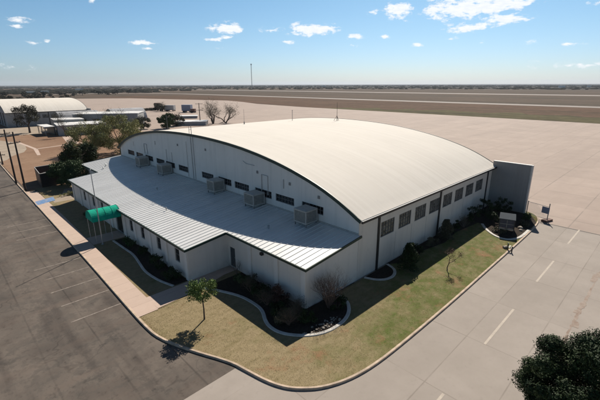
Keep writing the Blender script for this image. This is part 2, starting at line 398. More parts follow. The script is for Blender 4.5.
# parking stripes and lane dashes
for y in (31.1, 34.2, 37.3, 40.45, 43.5, 54.2, 57.4, 60.5):
    x0 = 4.9 + R.uniform(-.2, .3)
    sheet('parking_stripe', rect(x0, 8.85+.02*(y-30), y-.055, y+.055), .005, M['stripe'])
for x0 in (12.8, 25.6, 38.4, 51.0, 0, -12.8):
    sheet('lane_dash', rect(x0, x0+6.3, 6.965, 7.135), .0, M['dash'])
# expansion joint / trench along the apron's edge
t = flat('joint_tar', (.07,.055,.045), .9, 0, .3, 2)
sheet('apron_joint', [(56.9,-60),(57.08,-60),(57.12,11.4),(56.9,11.4)], -.001, t)
# dirt collected in the seam beyond the second lane
tt = NT('seam_dirt'); tt.col(tt.mix(tt.noise(1.2, 6, .75, lo=.35, hi=.65), (.33,.275,.23), (.22,.155,.115))); tt.rough(.95)
def ragged(x0, x1, y, w, step=.4):
    up = []; dn = []; x = x0
    while x < x1:
        up.append((x, y + w*R.uniform(.2,1))); dn.append((x, y - w*R.uniform(.2,1))); x += step
    return up + dn[::-1]
sheet('seam_dirt', ragged(29, 52, 3.12, .16), -.001, tt.mat)
for i in range(7):
    x = R.uniform(29, 50); sheet('seam_dirt', ragged(x, x+R.uniform(.8,2.4), 3.12+R.uniform(-.25,.25), .28, .25), .001+i*.001, tt.mat)

# ------------------------------------------------------------------ the hangar
PROF = [(0,11.30),(3,11.27),(6,11.18),(9,11.02),(12,10.78),(15,10.42),(18,9.95),(20.5,9.45),(23,8.82),(25,8.2),(26.8,7.48),(28,6.92),(29,6.38)]
def prof_z(d):
    d = abs(d)
    for (a, za), (b, zb) in zip(PROF, PROF[1:]):
        if d <= b: return za + (zb-za)*(d-a)/(b-a)
    return PROF[-1][1]
def openwall(u0, u1, v0, v1, ops, P, depth, b, m=0):
    """rectangular wall face with real openings; P(u, v, inward) -> point"""
    us = sorted({u0, u1, *[q for o in ops for q in (o[0], o[1])]}); vs = sorted({v0, v1, *[q for o in ops for q in (o[2], o[3])]})
    for a, c in zip(us, us[1:]):
        for d, e in zip(vs, vs[1:]):
            if any(o[0] <= a and c <= o[1] and o[2] <= d and e <= o[3] for o in ops): continue
            b.face([P(a,d,0), P(c,d,0), P(c,e,0), P(a,e,0)], m)
    for o in ops:
        a, c, d, e = o
        for (p, q) in (((a,d),(c,d)), ((c,d),(c,e)), ((c,e),(a,e)), ((a,e),(a,d))):
            b.face([P(*p,0), P(*q,0), P(*q,depth), P(*p,depth)], m)
def window(parent, P, o, nu, nv, depth, pane_mat, name='window', split=True, bar=.05, fr=.09, fmat=None):
    a, c, d, e = o; b = MB()
    def bar_(u0, u1, v0, v1, w0, w1):
        vs = [P(u, v, w) for w in (w0, w1) for v in (v0, v1) for u in (u0, u1)]
        b.mesh(vs, [(0,2,3,1),(4,5,7,6),(0,1,5,4),(2,6,7,3),(0,4,6,2),(1,3,7,5)])
    w0, w1 = depth-.07, depth-.012
    g = .003
    bar_(a+g, c-g, d+g, d+fr, w0, w1); bar_(a+g, c-g, e-fr, e-g, w0, w1); bar_(a+g, a+fr, d+fr, e-fr, w0, w1); bar_(c-fr, c-g, d+fr, e-fr, w0, w1)
    for i in range(1, nu):
        u = a+(c-a)*i/nu; bar_(u-bar/2, u+bar/2, d+fr, e-fr, w0+.01, w1)
    for i in range(1, nv):
        v = d+(e-d)*i/nv; bar_(a+fr, c-fr, v-bar/2, v+bar/2, w0+.02, w1)
    p = MB(); p.face([P(a,d,depth-.005), P(c,d,depth-.005), P(c,e,depth-.005), P(a,e,depth-.005)])
    if split:
        w = b.build(name, fmat or M['mull'], parent); p.build('pane', pane_mat, w)
    else:
        n = len(b.v); b.face([P(a,d,depth-.005), P(c,d,depth-.005), P(c,e,depth-.005), P(a,e,depth-.005)], 1)
        w = b.build(name, [fmat or M['mull'], pane_mat], parent)
    return w

GX, BX = 26.4, 59.5
def hangar(y0, label, main=True):
    """barrel-roofed hangar whose long eave runs along X; y0 is the near side wall"""
    HW = 29.0; yc = y0+HW; y1 = y0+2*HW
    root = empty('hangar', (GX, yc, 0), label, 'hangar')
    # roof shell
    b = MB(); ds = [PROF[-1-i][0]*-1 for i in range(len(PROF))] + [p[0] for p in PROF[1:]]
    fine = []
    for a, c in zip(ds, ds[1:]): fine += [a, (a+c)/2]
    fine.append(ds[-1])
    fine = [-HW-.45] + fine + [HW+.45]
    def rz(d):
        if abs(d) > HW: return 6.38 - (abs(d)-HW)*.45
        # smooth between table entries
        h = .9; return (prof_z(min(abs(d)+h, HW)) + prof_z(d)*2 + prof_z(max(abs(d)-h, 0)))/4 if abs(d) < HW-h else prof_z(d)
    xs = [GX-.28, BX+.25]
    top = [[(x, yc+d, rz(d)+.12) for d in fine] for x in xs]; bot = [[(x, yc+d, rz(d)-.02) for d in fine] for x in xs]
    n = len(fine)
    vs = top[0]+top[1]; b.mesh(vs, [(i, i+1, n+i+1, n+i) for i in range(n-1)])
    roof = b.build('roof', M['vault'], root, smooth=True)
    b = MB()
    b.mesh(bot[0]+bot[1], [(i, n+i, n+i+1, i+1) for i in range(n-1)])
    for k in (0, 1):
        b.mesh(top[k]+bot[k], [(i, i+1, n+i+1, n+i) for i in range(n-1)])
    for k in (0, n-1): b.face([top[0][k], top[1][k], bot[1][k], bot[0][k]])
    b.build('soffit', M['finedge'], roof)
    # dark green rake trim that follows the arch, and eave gutters
    for x in (GX-.36, BX+.26):
        b = MB(); w = .1
        A = [(yc+d, rz(d)+.17) for d in fine]; B = [(yc+d*(1-.004), rz(d)-.17) for d in fine]
        vs = [(x,)+p for p in A] + [(x,)+p for p in B] + [(x+w,)+p for p in A] + [(x+w,)+p for p in B]
        fs = []
        for i in range(n-1):
            fs += [(i, n+i, n+i+1, i+1), (2*n+i, 2*n+i+1, 3*n+i+1, 3*n+i), (i, i+1, 2*n+i+1, 2*n+i), (n+i, 3*n+i, 3*n+i+1, n+i+1)]
        b.mesh(vs, fs); b.build('rake_trim', M['green'], roof)
    for yy in (y0-.62, y1+.46):
        b = MB(); b.box(GX-.3, BX+.2, yy, yy+.16, 6.02, 6.25); b.build('gutter', M['black'], roof)
    # gable walls
    ops = []
    if main:
        for a in (73.3, 69.4, 65.4, 61.1, 57.6, 53.4, 46.6, 42.4, 38.7, 34.5, 30.8, 26.6): ops.append((a-3.0, a, 5.52, 6.38))
        ops = [(a, c, d, e) for a, c, d, e in ops]
    else:
        ops = [(y0+5+7*i, y0+9+7*i, .2, 6.0) for i in range(7)]
    b = MB()
    P = lambda u, v, w: (GX+w, u, v)
    openwall(y0, y1, 0.0, 6.38, ops, P, .14, b)
    ring = [(GX, yc+d, rz(d)+.0) for d in fine if abs(d) <= HW-.01]
    for a, c in zip(ring, ring[1:]):
        b.face([(GX, a[1], 6.38), (GX, c[1], 6.38), c, a])
    b.build('gable_wall', M['gable' if main else 'greywall'], root)
    if main:
        for o in ops: window(root, P, o, 6, 2, .14, M['glass'], bar=.045, fr=.06)
    else:
        for o in ops: window(root, P, o, 4, 5, .14, M['glass'], bar=.08)
    b = MB()
    for a, c in zip(ring, ring[1:]): b.face([(BX, a[1], 0), (BX, c[1], 0), (BX, c[1], c[2]), (BX, a[1], a[2])])
    b.build('hangar_door_wall', M['steel'], root)
    # side walls
    P2 = lambda u, v, w: (u, y0+w, v)
    so = []
    for base in (30.0, 43.45):
        for i in range(4): so.append((base+.05+3.33*i, base+2.5+3.33*i, 3.35, 4.98))
    b = MB(); openwall(GX, BX, 0, 6.40, so, P2, .16, b); b.build('side_wall', M['side' if main else 'greywall'], root)
    b = MB(); b.box(GX, BX, y1-.2, y1, 0, 6.4); b.build('side_wall', M['side'], root)
    for o in so: window(root, P2, o, 5, 4, .10, M['dusty'], bar=.03, fr=.06)
    for x in (29.62, 42.62, 57.55):
        b = MB(); b.box(x-.15, x+.15, y0-.10, y0-.003, 0, 6.3); b.build('guide_post', M['black'], root)
    # thin vertical panel laps
    for x in (26.42, 32.9, 36.2, 39.5, 46.4, 49.7, 53.0):
        b = MB(); b.box(x-.02, x+.02, y0-.016, y0-.002, .1, 3.3 if x > 27 else 6.2); b.build('panel_lap', M['finedge'], root)
    # fin that shields the sliding doors
    b = MB(); b.box(BX-.32, BX+.12, y0-5.05, y0-.004, 0, 7.05); fin = b.build('door_fin_wall', M['fin'], root)
    b = MB(); b.box(BX-.36, BX+.16, y0-5.25, y0-5.053, 0, 7.1); b.box(BX-.36, BX+.16, y0-5.05, y0+.0, 7.053, 7.12); b.build('edge_cap', M['finedge'], fin)
    return root

HY = 19.2
hg = hangar(HY, 'large cream barrel-roofed hangar with low metal-roofed front wing, nearest building')
hg2 = hangar(212, 'second barrel-roofed hangar far behind the dirt yard, pale roof and dark windows', main=False)

# --- low wing (part of the main hangar)
WX, NX = 15.0, 19.55
WY0, WY1, WY2, WY3 = HY, 30.3, 67.6, 78.2-1.0
def wz(x): return 4.66 - (GX-x)*.105
wing = MB()
wops = [(a-.95, a, 1.35, 2.75) for a in (62.1, 58.0, 54.4, 44.35, 41.1, 37.0, 32.95)]
Pf = lambda u, v, w: (WX+w, u, v)
wt = wz(WX)-.02
openwall(WY1, WY2, 0, wt, wops + [(49.0-2.2, 49.0, .1, 2.6)], Pf, .16, wing)
nt = wz(NX)-.02
Pn = lambda u, v, w: (NX+w, u, v)
dop = (29.25, 30.15, .15, 2.3)
openwall(WY0, WY1, 0, nt, [dop], Pn, .14, wing)
openwall(WY2, WY3, 0, nt, [(70, 70.9, 1.4, 2.7), (74, 74.9, 1.4, 2.7)], Pn, .14, wing)
for yy in (WY1, WY2): wing.face([(WX, yy, 0), (NX, yy, 0), (NX, yy, nt), (WX, yy, wt)])
for yy in (WY0, WY3): wing.face([(NX, yy, 0), (GX, yy, 0), (GX, yy, wz(GX)-.02), (NX, yy, nt)])
office = wing.build('office_wing', M['stucco'], hg)
for o in wops: window(office, Pf, o, 1, 2, .16, M['glass'], split=False, bar=.04, fr=.05)
for a in (70, 74): window(office, Pn, (a, a+.9, 1.4, 2.7), 1, 2, .14, M['glass'], split=False)
b = MB(); b.box(WX+.1, WX+.15, 46.82, 48.98, .12, 2.58); b.build('entrance_door', M['glass'], office)
b = MB(); b.box(NX+.08, NX+.13, dop[0]+.02, dop[1]-.02, .17, 2.28, 0); b.tube([(NX+.06, 29.4, 1.2),(NX+.06, 29.4, 1.3)], .03, 6, 1)
b.build('door', [flat('door_paint', (.05,.06,.065), .5), M['galv']], office)
for y in (WY1+.25, 34.65, 38.5, 42.6, 45.7, 50.3, 54.9+.4, 59.6, 63.5, WY2-.25):
    b = MB(); b.box(WX-.14, WX-.003, y-.22, y+.22, 0, wt-.03); b.build('pilaster', M['pil'], office)
for y in (WY0+.28, 22.85, 26.7):
    b = MB(); b.box(NX-.14, NX-.003, y-.24, y+.24, 0, nt-.03); b.build('pilaster', M['pil'], office)
# roof slabs with standing seams
def slab(b, x0, y0, y1):
    xa = x0; za = wz(xa)+.06; zb = wz(GX)+.06
    b.face([(xa, y0, za), (GX, y0, zb), (GX, y1, zb), (xa, y1, za)])
    b.face([(xa, y0, za-.1), (xa, y1, za-.1), (GX, y1, zb-.1), (GX, y0, zb-.1)])
    k = math.ceil(y0/.61)
    while k*.61 < y1:
        y = k*.61; w = .022; h = .055
        vs = [(xa+.02, y-w, za-.001), (xa+.02, y-w*.6, za+h), (xa+.02, y+w*.6, za+h), (xa+.02, y+w, za-.001), (GX-.01, y-w, zb-.001), (GX-.01, y-w*.6, zb+h), (GX-.01, y+w*.6, zb+h), (GX-.01, y+w, zb-.001)]
        b.mesh(vs, [(0,1,5,4),(1,2,6,5),(2,3,7,6),(0,3,2,1)]); k += 1
b = MB(); slab(b, NX-.4, WY0-.3, WY1-.32); slab(b, WX-.4, WY1-.317, WY2+.317); slab(b, NX-.4, WY2+.32, WY3+.3)
b.build('wing_roof', M['seam'], office)
b = MB()
def fascia(p, q, h=.22, w=.1):
    p = Vector(p); q = Vector(q); d = (q-p).normalized(); nrm = d.cross(Vector((0,0,1))).normalized()*w/2
    b.obox((p+q)/2 - Vector((0,0,h/2-.05)), (q-p)/2, nrm, (0,0,h/2))
e = .4; E0, E1, E2, E3 = WY0-.36, WY1-.36, WY2+.36, WY3+.36
fascia((NX-e-.05, E0+.06, wz(NX-e)+.06), (NX-e-.05, E1-.06, wz(NX-e)+.06)); fascia((WX-e-.05, E1-.05, wz(WX-e)+.06), (WX-e-.05, E2+.05, wz(WX-e)+.06)); fascia((NX-e-.05, E2+.06, wz(NX-e)+.06), (NX-e-.05, E3, wz(NX-e)+.06))
fascia((NX-e-.1, E0, wz(NX-e)+.06), (GX, E0, wz(GX)+.06)); fascia((WX-e, E1, wz(WX-e)+.06), (NX-e-.1, E1, wz(NX-e)+.06)); fascia((WX-e, E2, wz(WX-e)+.06), (NX-e-.1, E2, wz(NX-e)+.06)); fascia((NX-e-.1, E3, wz(NX-e)+.06), (GX, E3, wz(GX)+.06))
b.build('wing_fascia', M['green'], office)
b = MB(); b.box(GX-.06, GX-.003, WY0, WY3, 4.72, 4.86); b.build('roof_flashing', M['cooler'], office)
for (x, y, r_, h) in ((22.3, 27.2, .09, .3), (21.0, 49.5, .07, .3), (18.2, 41.0, .06, .35), (20.5, 69.5, .08, .3), (21.5,71.2,.08,.35)):
    b = MB(); z = wz(x)+.05; b.tube([(x, y, z), (x, y, z+h)], r_, 8); b.tube([(x, y, z+h), (x, y, z+h+.07)], [r_*1.6, r_*.6], 8); b.build('roof_vent', M['galv'], office)
b = MB(); b.box(NX-.25, NX-.004, 24.65, 24.95, 3.15, 3.4); b.build('wall_light', M['black'], office)
b = MB(); b.box(WX-.22, WX-.004, 39.5, 39.75, 2.95, 3.15); b.build('wall_light', M['black'], office)

# --- fittings on the gable wall
def pipe(pts, r=.035, name='conduit', mat=None, parent=hg): 
    b = MB(); b.tube(pts, r, 6); return b.build(name, mat or M['pipe'], parent)
g = GX-.06
pipe([(g,48.9,4.9),(g,48.9,11.15)], .05); pipe([(g,48.3,4.9),(g,48.3,11.1)], .04); pipe([(g,50.3,5.0),(g,50.3,10.2)], .03)
for y, z0, z1 in ((64.8,6.6,8.3),(32.6,5.9,8.15)):
    pipe([(g,y-.55,z0),(g,y-.55,z1),(g,y+.55,z1),(g,y+.55,z0)], .05, 'pipe_loop')
pipe([(g,57.0,6.5),(g,57.0,8.3)], .03); pipe([(g,55.2,6.5),(g,55.2,8.0)], .03); pipe([(g,36.6,9.25),(g,36.0,9.0),(g,34.4,9.0)], .03); pipe([(g,29.4,8.2),(g,29.4,7.2)], .05)
pipe([(g,60.8,8.6),(g,60.8,9.2)], .06); pipe([(g,70,7.4),(g,70,8.2)], .03)
for y, z in ((24.2,7.3),(28.4,7.9),(33.9,8.3),(45.1,9.6),(53,9.4)):
    b = MB(); b.box(GX-.1, GX-.004, y-.12, y+.12, z-.15, z+.15); b.build('wall_box', M['steel'], hg)

# --- evaporative coolers standing on the wing roof, each a thing
def cooler():
    root = empty('evaporative_cooler', (25.3, 0, wz(25.3)+.11))
    X0, X1, Y0, Y1, Z0 = 24.5, 26.15, -.85, .85, wz(25.3)+.11
    b = MB(); b.box(X0, X1, Y0, Y1, Z0+.22, Z0+.36); b.box(X0, X1, Y0, Y1, Z0+1.45, Z0+1.58)
    for x in (X0, X1-.1):
        for y in (Y0, Y1-.1): b.box(x, x+.1, y, y+.1, Z0+.36, Z0+1.45)
    b.mesh([(X0-.04,Y0-.04,Z0+1.583),(X1+.04,Y0-.04,Z0+1.583),(X1+.04,Y1+.04,Z0+1.583),(X0-.04,Y1+.04,Z0+1.583),(X0+.3,Y0+.3,Z0+1.68),(X1-.3,Y0+.3,Z0+1.68),(X1-.3,Y1-.3,Z0+1.68),(X0+.3,Y1-.3,Z0+1.68)], [(0,3,2,1),(0,1,5,4),(1,2,6,5),(2,3,7,6),(3,0,4,7),(4,5,6,7)])
    b.build('housing', M['cooler'], root)
    for k in range(4):
        b = MB(); nz_ = 9
        for i in range(nz_):
            z = Z0+.38+i*(1.05/nz_); t_ = .035
            if k == 0: b.obox((X0+.05, 0, z+.05), (t_,0,-.045), (0,.74,0), (.004,0,.01))
            if k == 1: b.obox((X1-.05, 0, z+.05), (t_,0,.045), (0,.74,0), (.004,0,.01))
            if k == 2: b.obox(((X0+X1)/2, Y0+.05, z+.05), (.72,0,0), (0,t_,-.045), (0,.004,.01))
            if k == 3: b.obox(((X0+X1)/2, Y1-.05, z+.05), (.72,0,0), (0,t_,.045), (0,.004,.01))
        if k == 0: b.box(X0+.09, X0+.11, Y0+.1, Y1-.1, Z0+.36, Z0+1.45)
        if k == 1: b.box(X1-.11, X1-.09, Y0+.1, Y1-.1, Z0+.36, Z0+1.45)
        if k == 2: b.box(X0+.12, X1-.12, Y0+.09, Y0+.11, Z0+.36, Z0+1.45)
        if k == 3: b.box(X0+.12, X1-.12, Y1-.11, Y1-.09, Z0+.36, Z0+1.45)
        b.build('louver_panel', M['louver'], root)
    for x in (X0+.1, X1-.1):
        for y in (Y0+.1, Y1-.1):
            b = MB(); b.box(x-.05, x+.05, y-.05, y+.05, Z0-.06+(x-25.3)*.1, Z0+.217); b.build('leg', M['steel'], root)
    b = MB(); b.box(X1+.003, GX-.004, -.4, .4, Z0+.55, Z0+1.25); b.build('duct', M['galv'], root)
    b = MB(); b.tube([(X0+.4,Y1+.06,Z0+.5),(X0+.4,Y1+.16,Z0+.06),(GX-.08,Y1+.2,Z0+.14)], .025, 5); b.build('water_line', M['pipe'], root)
    return root
def shift(o, loc):   # the cooler is modelled about y = 0; its parts are children, so moving the root moves all
    o.location = loc
CL = ['evaporative cooler nearest the roof corner, right-hand end of the row on the metal roof',
      'evaporative cooler second from the near roof corner, under the inverted U pipe on the gable',
      'middle one of the five evaporative coolers along the gable wall',
      'second evaporative cooler counted from the far left end of the row',
      'farthest left evaporative cooler of the row, below a tall pipe loop']
c0 = cooler()
for i, (y, l) in enumerate(zip((25.0, 33.3, 41.4, 56.0, 64.4), CL)):
    o = c0 if i == 0 else copy_tree(c0)
    o.location = (25.3, y, c0.location.z); o.scale = ((1,1,1),(1,1.05,.97),(1,.96,1.04),(1,1.02,.98),(1,.97,1.0))[i]; tag(o, l, 'air cooler', 'evaporative coolers on the wing roof')

# --- things on the big roof
def on_roof(y): return prof_z(y-(HY+29))+.12
x, y = 56.0, 47.0; z = on_roof(y)
r_ = empty('roof_antenna', (x, y, z), 'tall thin antenna mast on a tripod at the crest of the cream roof', 'antenna')
b = MB(); b.tube([(x,y,z),(x,y,z+3.4)], [.05,.02], 6); b.build('mast', M['black'], r_)
b = MB()
for a in range(3): b.tube([(x+.6*math.cos(a*2.1), y+.6*math.sin(a*2.1), z-.02), (x,y,z+.9)], .03, 5)
b.build('tripod', M['black'], r_)
x, y = 51.0, 54.0; z = on_roof(y)
b = MB(); b.tube([(x,y,z-.05),(x,y,z+1.9)], .05, 6); b.tube([(x,y,z+1.9),(x,y,z+2.0)], [.1,.05], 6); tag(b.build('vent_pipe', M['steel'], origin=(x,y,z)), 'slim vent pipe on the cream roof left of the antenna mast', 'vent pipe')
x, y = 41.0, 56.0; z = on_roof(y)
b = MB(); b.tube([(x,y,z-.05),(x,y,z+.45)], .1, 6); b.tube([(x,y,z+.45),(x,y,z+2.6)], .025, 5); tag(b.build('whip_antenna', M['steel'], origin=(x,y,z)), 'short whip antenna on the roof in front of the bare trees', 'antenna')
x, y = GX-.15, 48.6; z = on_roof(y)
b = MB(); b.tube([(x,y-.3,z-.3),(x,y-.3,z+1.3)], .04, 6); b.tube([(x,y+.3,z-.3),(x,y+.3,z+1.0)], .03, 6); b.tube([(x,y-.3,z+.6),(x,y+.3,z+.6)], .02, 5)
tag(b.build('twin_mast', M['steel'], origin=(x,y,z)), 'pair of short pipe masts at the gable peak above the green trim', 'mast')

# --- entrance canopy
cy, cr, cz = 47.5, 1.2, 2.80; cx0, cx1 = 11.6, 14.82
cp = empty('entrance_canopy', (cx0, cy, .1), 'bright green barrel canopy on posts before the wing entrance', 'canopy')
b = MB(); n = 16; prof = [(cy-cr, cz-.15)] + [(cy-cr*math.cos(math.pi*i/n), cz+cr*.86*math.sin(math.pi*i/n)) for i in range(n+1)] + [(cy+cr, cz-.15)]
segs = 8
for s in range(segs):
    xa = cx0+(cx1-cx0)*s/segs; xb = cx0+(cx1-cx0)*(s+1)/segs
    for p, q in zip(prof, prof[1:]):
        b.face([(xa,)+p, (xb,)+p, (xb,)+q, (xa,)+q])
m = len(prof); b.face([(cx0,)+p for p in prof])
b.build('canvas', M['canvas'], cp, tri=True)
b = MB()
for s in range(0, segs+1, 2):
    x = cx0+(cx1-cx0)*s/segs
    b.tube([(x+(-.02 if s == 0 else 0), p[0], p[1]+.01) for p in prof], .025, 5)
b.build('hoop', M['canvas_trim'], cp)
for x, y in ((cx0+.1, cy-cr+.05), (cx0+.1, cy+cr-.05), (cx0+1.9, cy-cr+.05), (cx0+1.9, cy+cr-.05)):
    b = MB(); b.tube([(x,y,.1),(x,y,cz-.2)], .035, 6); b.build('post', M['galv'], cp)

# --- flagpole
x, y = 12.05, 45.4
fp = empty('flagpole', (x,y,.09), 'bare slender metal flagpole beside the green canopy', 'flagpole')
b = MB(); b.tube([(x,y,.09),(x,y,4.6),(x,y,9.0)], [.065,.055,.035], 8, caps=True); b.build('pole', M['galv'], fp)
b = MB(); b.tube([(x,y,9.0),(x,y,9.06),(x,y,9.12)], [.03,.07,.02], 8); b.build('finial', M['galv'], fp)
b = MB(); b.tube([(x,y,.09),(x,y,.2)], [.16,.12], 10); b.build('base', M['steel'], fp)

# --- garden edgings, beds
def edging(pts, label, w=.3, z=.15):
    p = smooth_path(pts, 2); o = sweep(p, w, .06, z).build('garden_edging', M['edging']); return tag(o, label, 'edging', 'pale concrete garden edgings')
E_NEAR = [(15.3,28.2),(15.93,26.86),(16.84,24.65),(16.95,22.65),(16.76,21.49),(15.95,20.18),(15.74,19.14),(15.93,18.1),(16.68,17.03),(17.61,16.27),(18.66,15.9),(19.6,15.85),(20.7,15.95),(21.8,16.43),(22.7,17.28),(23.0,18.0),(23.0,19.0)]
edging(E_NEAR, 'curved pale edging round the bed at the near corner of the wing')
E_FR = [(13.3,45.6),(13.4,42.1),(13.5,40.05),(13.05,37.2),(12.76,35.5),(12.75,34.1),(12.92,32.3),(13.41,30.5)]
edging(E_FR, 'long wavy edging in shade between the sidewalk and the wing front', .25)
E_HALF = [(27.3,18.95),(27.8,17.75),(28.7,17.15),(29.8,17.15),(30.9,17.8),(31.3,18.95)]
edging(E_HALF, 'small half-round edging against the side wall by the first black post')
E_R = [(50.4,16.6),(49.3,15.9),(48.25,15.05),(47.3,14.0),(46.9,13.0),(47.2,12.2),(48.47,11.62),(50,11.50),(52.4,11.55)]
edging(E_R, 'bright curved edging round the bed by the grey condenser unit', .34, .17)
def bed(pts, z=LZ+.02):
    return sheet('planting_bed', pts, z, M['mulch'])
bed(smooth_path(E_NEAR, 2) + [(19.5,19.15),(19.5,28.2)])
bed(smooth_path(E_FR, 2) + [(14.9,30.5),(14.9,45.6)])
bed(smooth_path(E_HALF, 2))
bed(smooth_path(E_R, 2) + [(56,11.6),(58.6,12.9),(59.0,14.0),(59.1,19.1),(50.6,19.1)])
bed([(31.4,18.9),(33.5,17.6),(37,18.0),(41,17.3),(45,17.8),(50.4,17.2),(50.5,19.1),(31.4,19.1)], LZ+.018)
# lawn tufts: uncountable short blades so the turf is not a smooth sheet
def inside(x, y, poly):
    c = False; j = len(poly)-1
    for i in range(len(poly)):
        xi, yi = poly[i]; xj, yj = poly[j]
        if (yi > y) != (yj > y) and x < (xj-xi)*(y-yi)/(yj-yi)+xi: c = not c
        j = i
    return c
b = MB(); ebed = smooth_path(E_NEAR,1)+[(19.5,19.15),(19.5,28.2)]; erb = smooth_path(E_R,1)+[(56,11.6),(59,14),(59.1,19.1),(50.6,19.1)]
cnt = 0
while cnt < 30000:
    x = 9.2 + 50*R.random()**1.5; y = R.uniform(11.3, 28)
    if not inside(x, y, lawn_pts) or inside(x, y, ebed) or inside(x, y, erb) or (y > 18.9 and x > 19): continue
    h = R.uniform(.015,.035); a = R.uniform(0, 6.28); w = .016; dx, dy = math.cos(a)*w, math.sin(a)*w
    lx, ly = R.uniform(-.05,.05), R.uniform(-.05,.05)
    b.face([(x-dx,y-dy,LZ-.005),(x+dx,y+dy,LZ-.005),(x+lx,y+ly,LZ+h)]); cnt += 1
tag(b.build('grass', M['blades']), 'short dry and green grass blades of the lawn', 'grass', kind='stuff')
b = MB()      # gravel and stones inside the near bed edge
for i in range(60):
    x = R.uniform(16.4, 20.5); y = R.uniform(16.1, 17.1)
    if not inside(x, y, ebed): continue
    s = R.uniform(.03,.09)
    b.obox((x,y,LZ+.05), (s*math.cos(i),s*math.sin(i),0), (-s*.7*math.sin(i),s*.7*math.cos(i),0), (R.uniform(-.02,.02),0,s*.5))
tag(b.build('rubble', M['stone']), 'loose pale stones inside the sunlit edge of the corner bed', 'stones', kind='stuff')

# ------------------------------------------------------------------ vegetation
def leaf(b, p, s, m=0, up=.3):
    a = Vector((R.gauss(0,1), R.gauss(0,1), R.gauss(0,1)+up)).normalized()
    u = a.cross(Vector((R.gauss(0,1),R.gauss(0,1),R.gauss(0,1)))).normalized(); v = a.cross(u)
    s1 = s*R.uniform(.6,1.3); s2 = s1*R.uniform(.4,.8)
    p = Vector(p); b.face([p-u*s1, p-v*s2, p+u*s1, p+v*s2], m)
def clumps(c, r, n, rc, shape='ball'):
    out = []
    for _ in range(n):
        while True:
            d = Vector((R.uniform(-1,1), R.uniform(-1,1), R.uniform(-1,1)))
            if .35 < d.length < 1: break
        q = Vector((c[0]+d.x*r[0], c[1]+d.y*r[1], c[2]+d.z*r[2])); out.append((q, rc*R.uniform(.6,1.25)))
    return out
def foliage(b, cl, per, s, squash=.8):
    for q, rc in cl:
        for _ in range(per):
            d = Vector((R.gauss(0,1), R.gauss(0,1), R.gauss(0,1)))
            d = d.normalized()*rc*R.random()**.45
            leaf(b, q+Vector((d.x, d.y, d.z*squash)), s)
def limb(b, p, d, L, r, depth, spread=.6, tips=None, up=.12, n=5, wig=.22):
    """recursive tapered branch"""
    p = Vector(p); d = Vector(d).normalized(); pts = [p.copy()]; k = 3
    for i in range(k):
        d = (d + Vector((R.gauss(0,wig), R.gauss(0,wig), R.gauss(0,wig*.6)+up))).normalized(); p = p + d*L/k; pts.append(p.copy())
    r1 = r*.62
    b.tube(pts, [r+(r1-r)*i/k for i in range(k+1)], n if depth > 1 else 3, caps=False)
    if tips is not None and depth <= 1: tips.append(p.copy())
    if depth <= 0: return
    for i in range(R.choice((2,3,3)) if depth > 1 else 3):
        nd = (d + Vector((R.gauss(0,spread), R.gauss(0,spread), R.gauss(0,spread*.6)+up))).normalized()
        st = pts[-1] if i < 2 else pts[R.choice((1,2))]
        limb(b, st, nd, L*R.uniform(.6,.85), r1*.8, depth-1, spread, tips, up, n, wig)

def tree(name, x, y, z, h, trunk_r, crown_c, crown_r, n_cl, rc, per, s, mat, label, cat, tmat='bark', group=None, trunk_h=None, depth=3):
    root = empty(name, (x, y, z), label, cat, group)
    b = MB(); th = trunk_h or (crown_c[2]-crown_r[2]*.6-z)
    b.tube([(x,y,z-.1),(x+.03,y,z+th*.5),(x,y+.03,z+th)], [trunk_r*1.25, trunk_r, trunk_r*.8], 7, caps=False)
    for a in range(4):
        an = a*1.57+R.uniform(-.5,.5)
        limb(b, (x, y, z+th*R.uniform(.8,1)), (math.cos(an)*.8, math.sin(an)*.8, 1), crown_r[2]*.85, trunk_r*.5, depth-1, .55)
    b.build('trunk', M[tmat], root)
    b = MB(); foliage(b, clumps(crown_c, crown_r, n_cl, rc), per, s); b.build('crown', M[mat], root)
    return root
def bare(name, x, y, z, L, r, depth, label, cat, mat='twig', stems=1, spread=.5, group=None, up=.12, leaves=None, tilt=.25):
    root = empty(name, (x, y, z), label, cat, group)
    b = MB(); tips = []
    for i in range(stems):
        a = i*6.28/stems + R.uniform(-.4,.4); t_ = tilt if stems > 1 else .05
        limb(b, (x+.05*math.cos(a), y+.05*math.sin(a), z-.05), (math.cos(a)*t_, math.sin(a)*t_, 1), L, r, depth, spread, tips, up)
    b.build('branches', M[mat], root)
    if leaves:
        b = MB()
        for q in tips:
            for _ in range(leaves[1]):
                leaf(b, q + Vector((R.gauss(0,1),R.gauss(0,1),R.gauss(0,1)))*leaves[2], leaves[0])
        b.build('foliage', M[leaves[3]], root)
    return root
def bush(name, x, y, z, r, n_cl, rc, per, s, mat, label, cat='shrub', group=None):
    root = empty(name, (x, y, z), label, cat, group)
    b = MB(); foliage(b, clumps((x, y, z+r[2]*.95), r, n_cl, rc), per, s); b.build('foliage', M[mat], root)
    b = MB()
    for i in range(5):
        a = i*1.26; b.tube([(x,y,z-.03),(x+r[0]*.5*math.cos(a), y+r[1]*.5*math.sin(a), z+r[2]*1.1)], [.04,.015], 4, caps=False)
    b.build('stem', M['bark'], root)
    return root
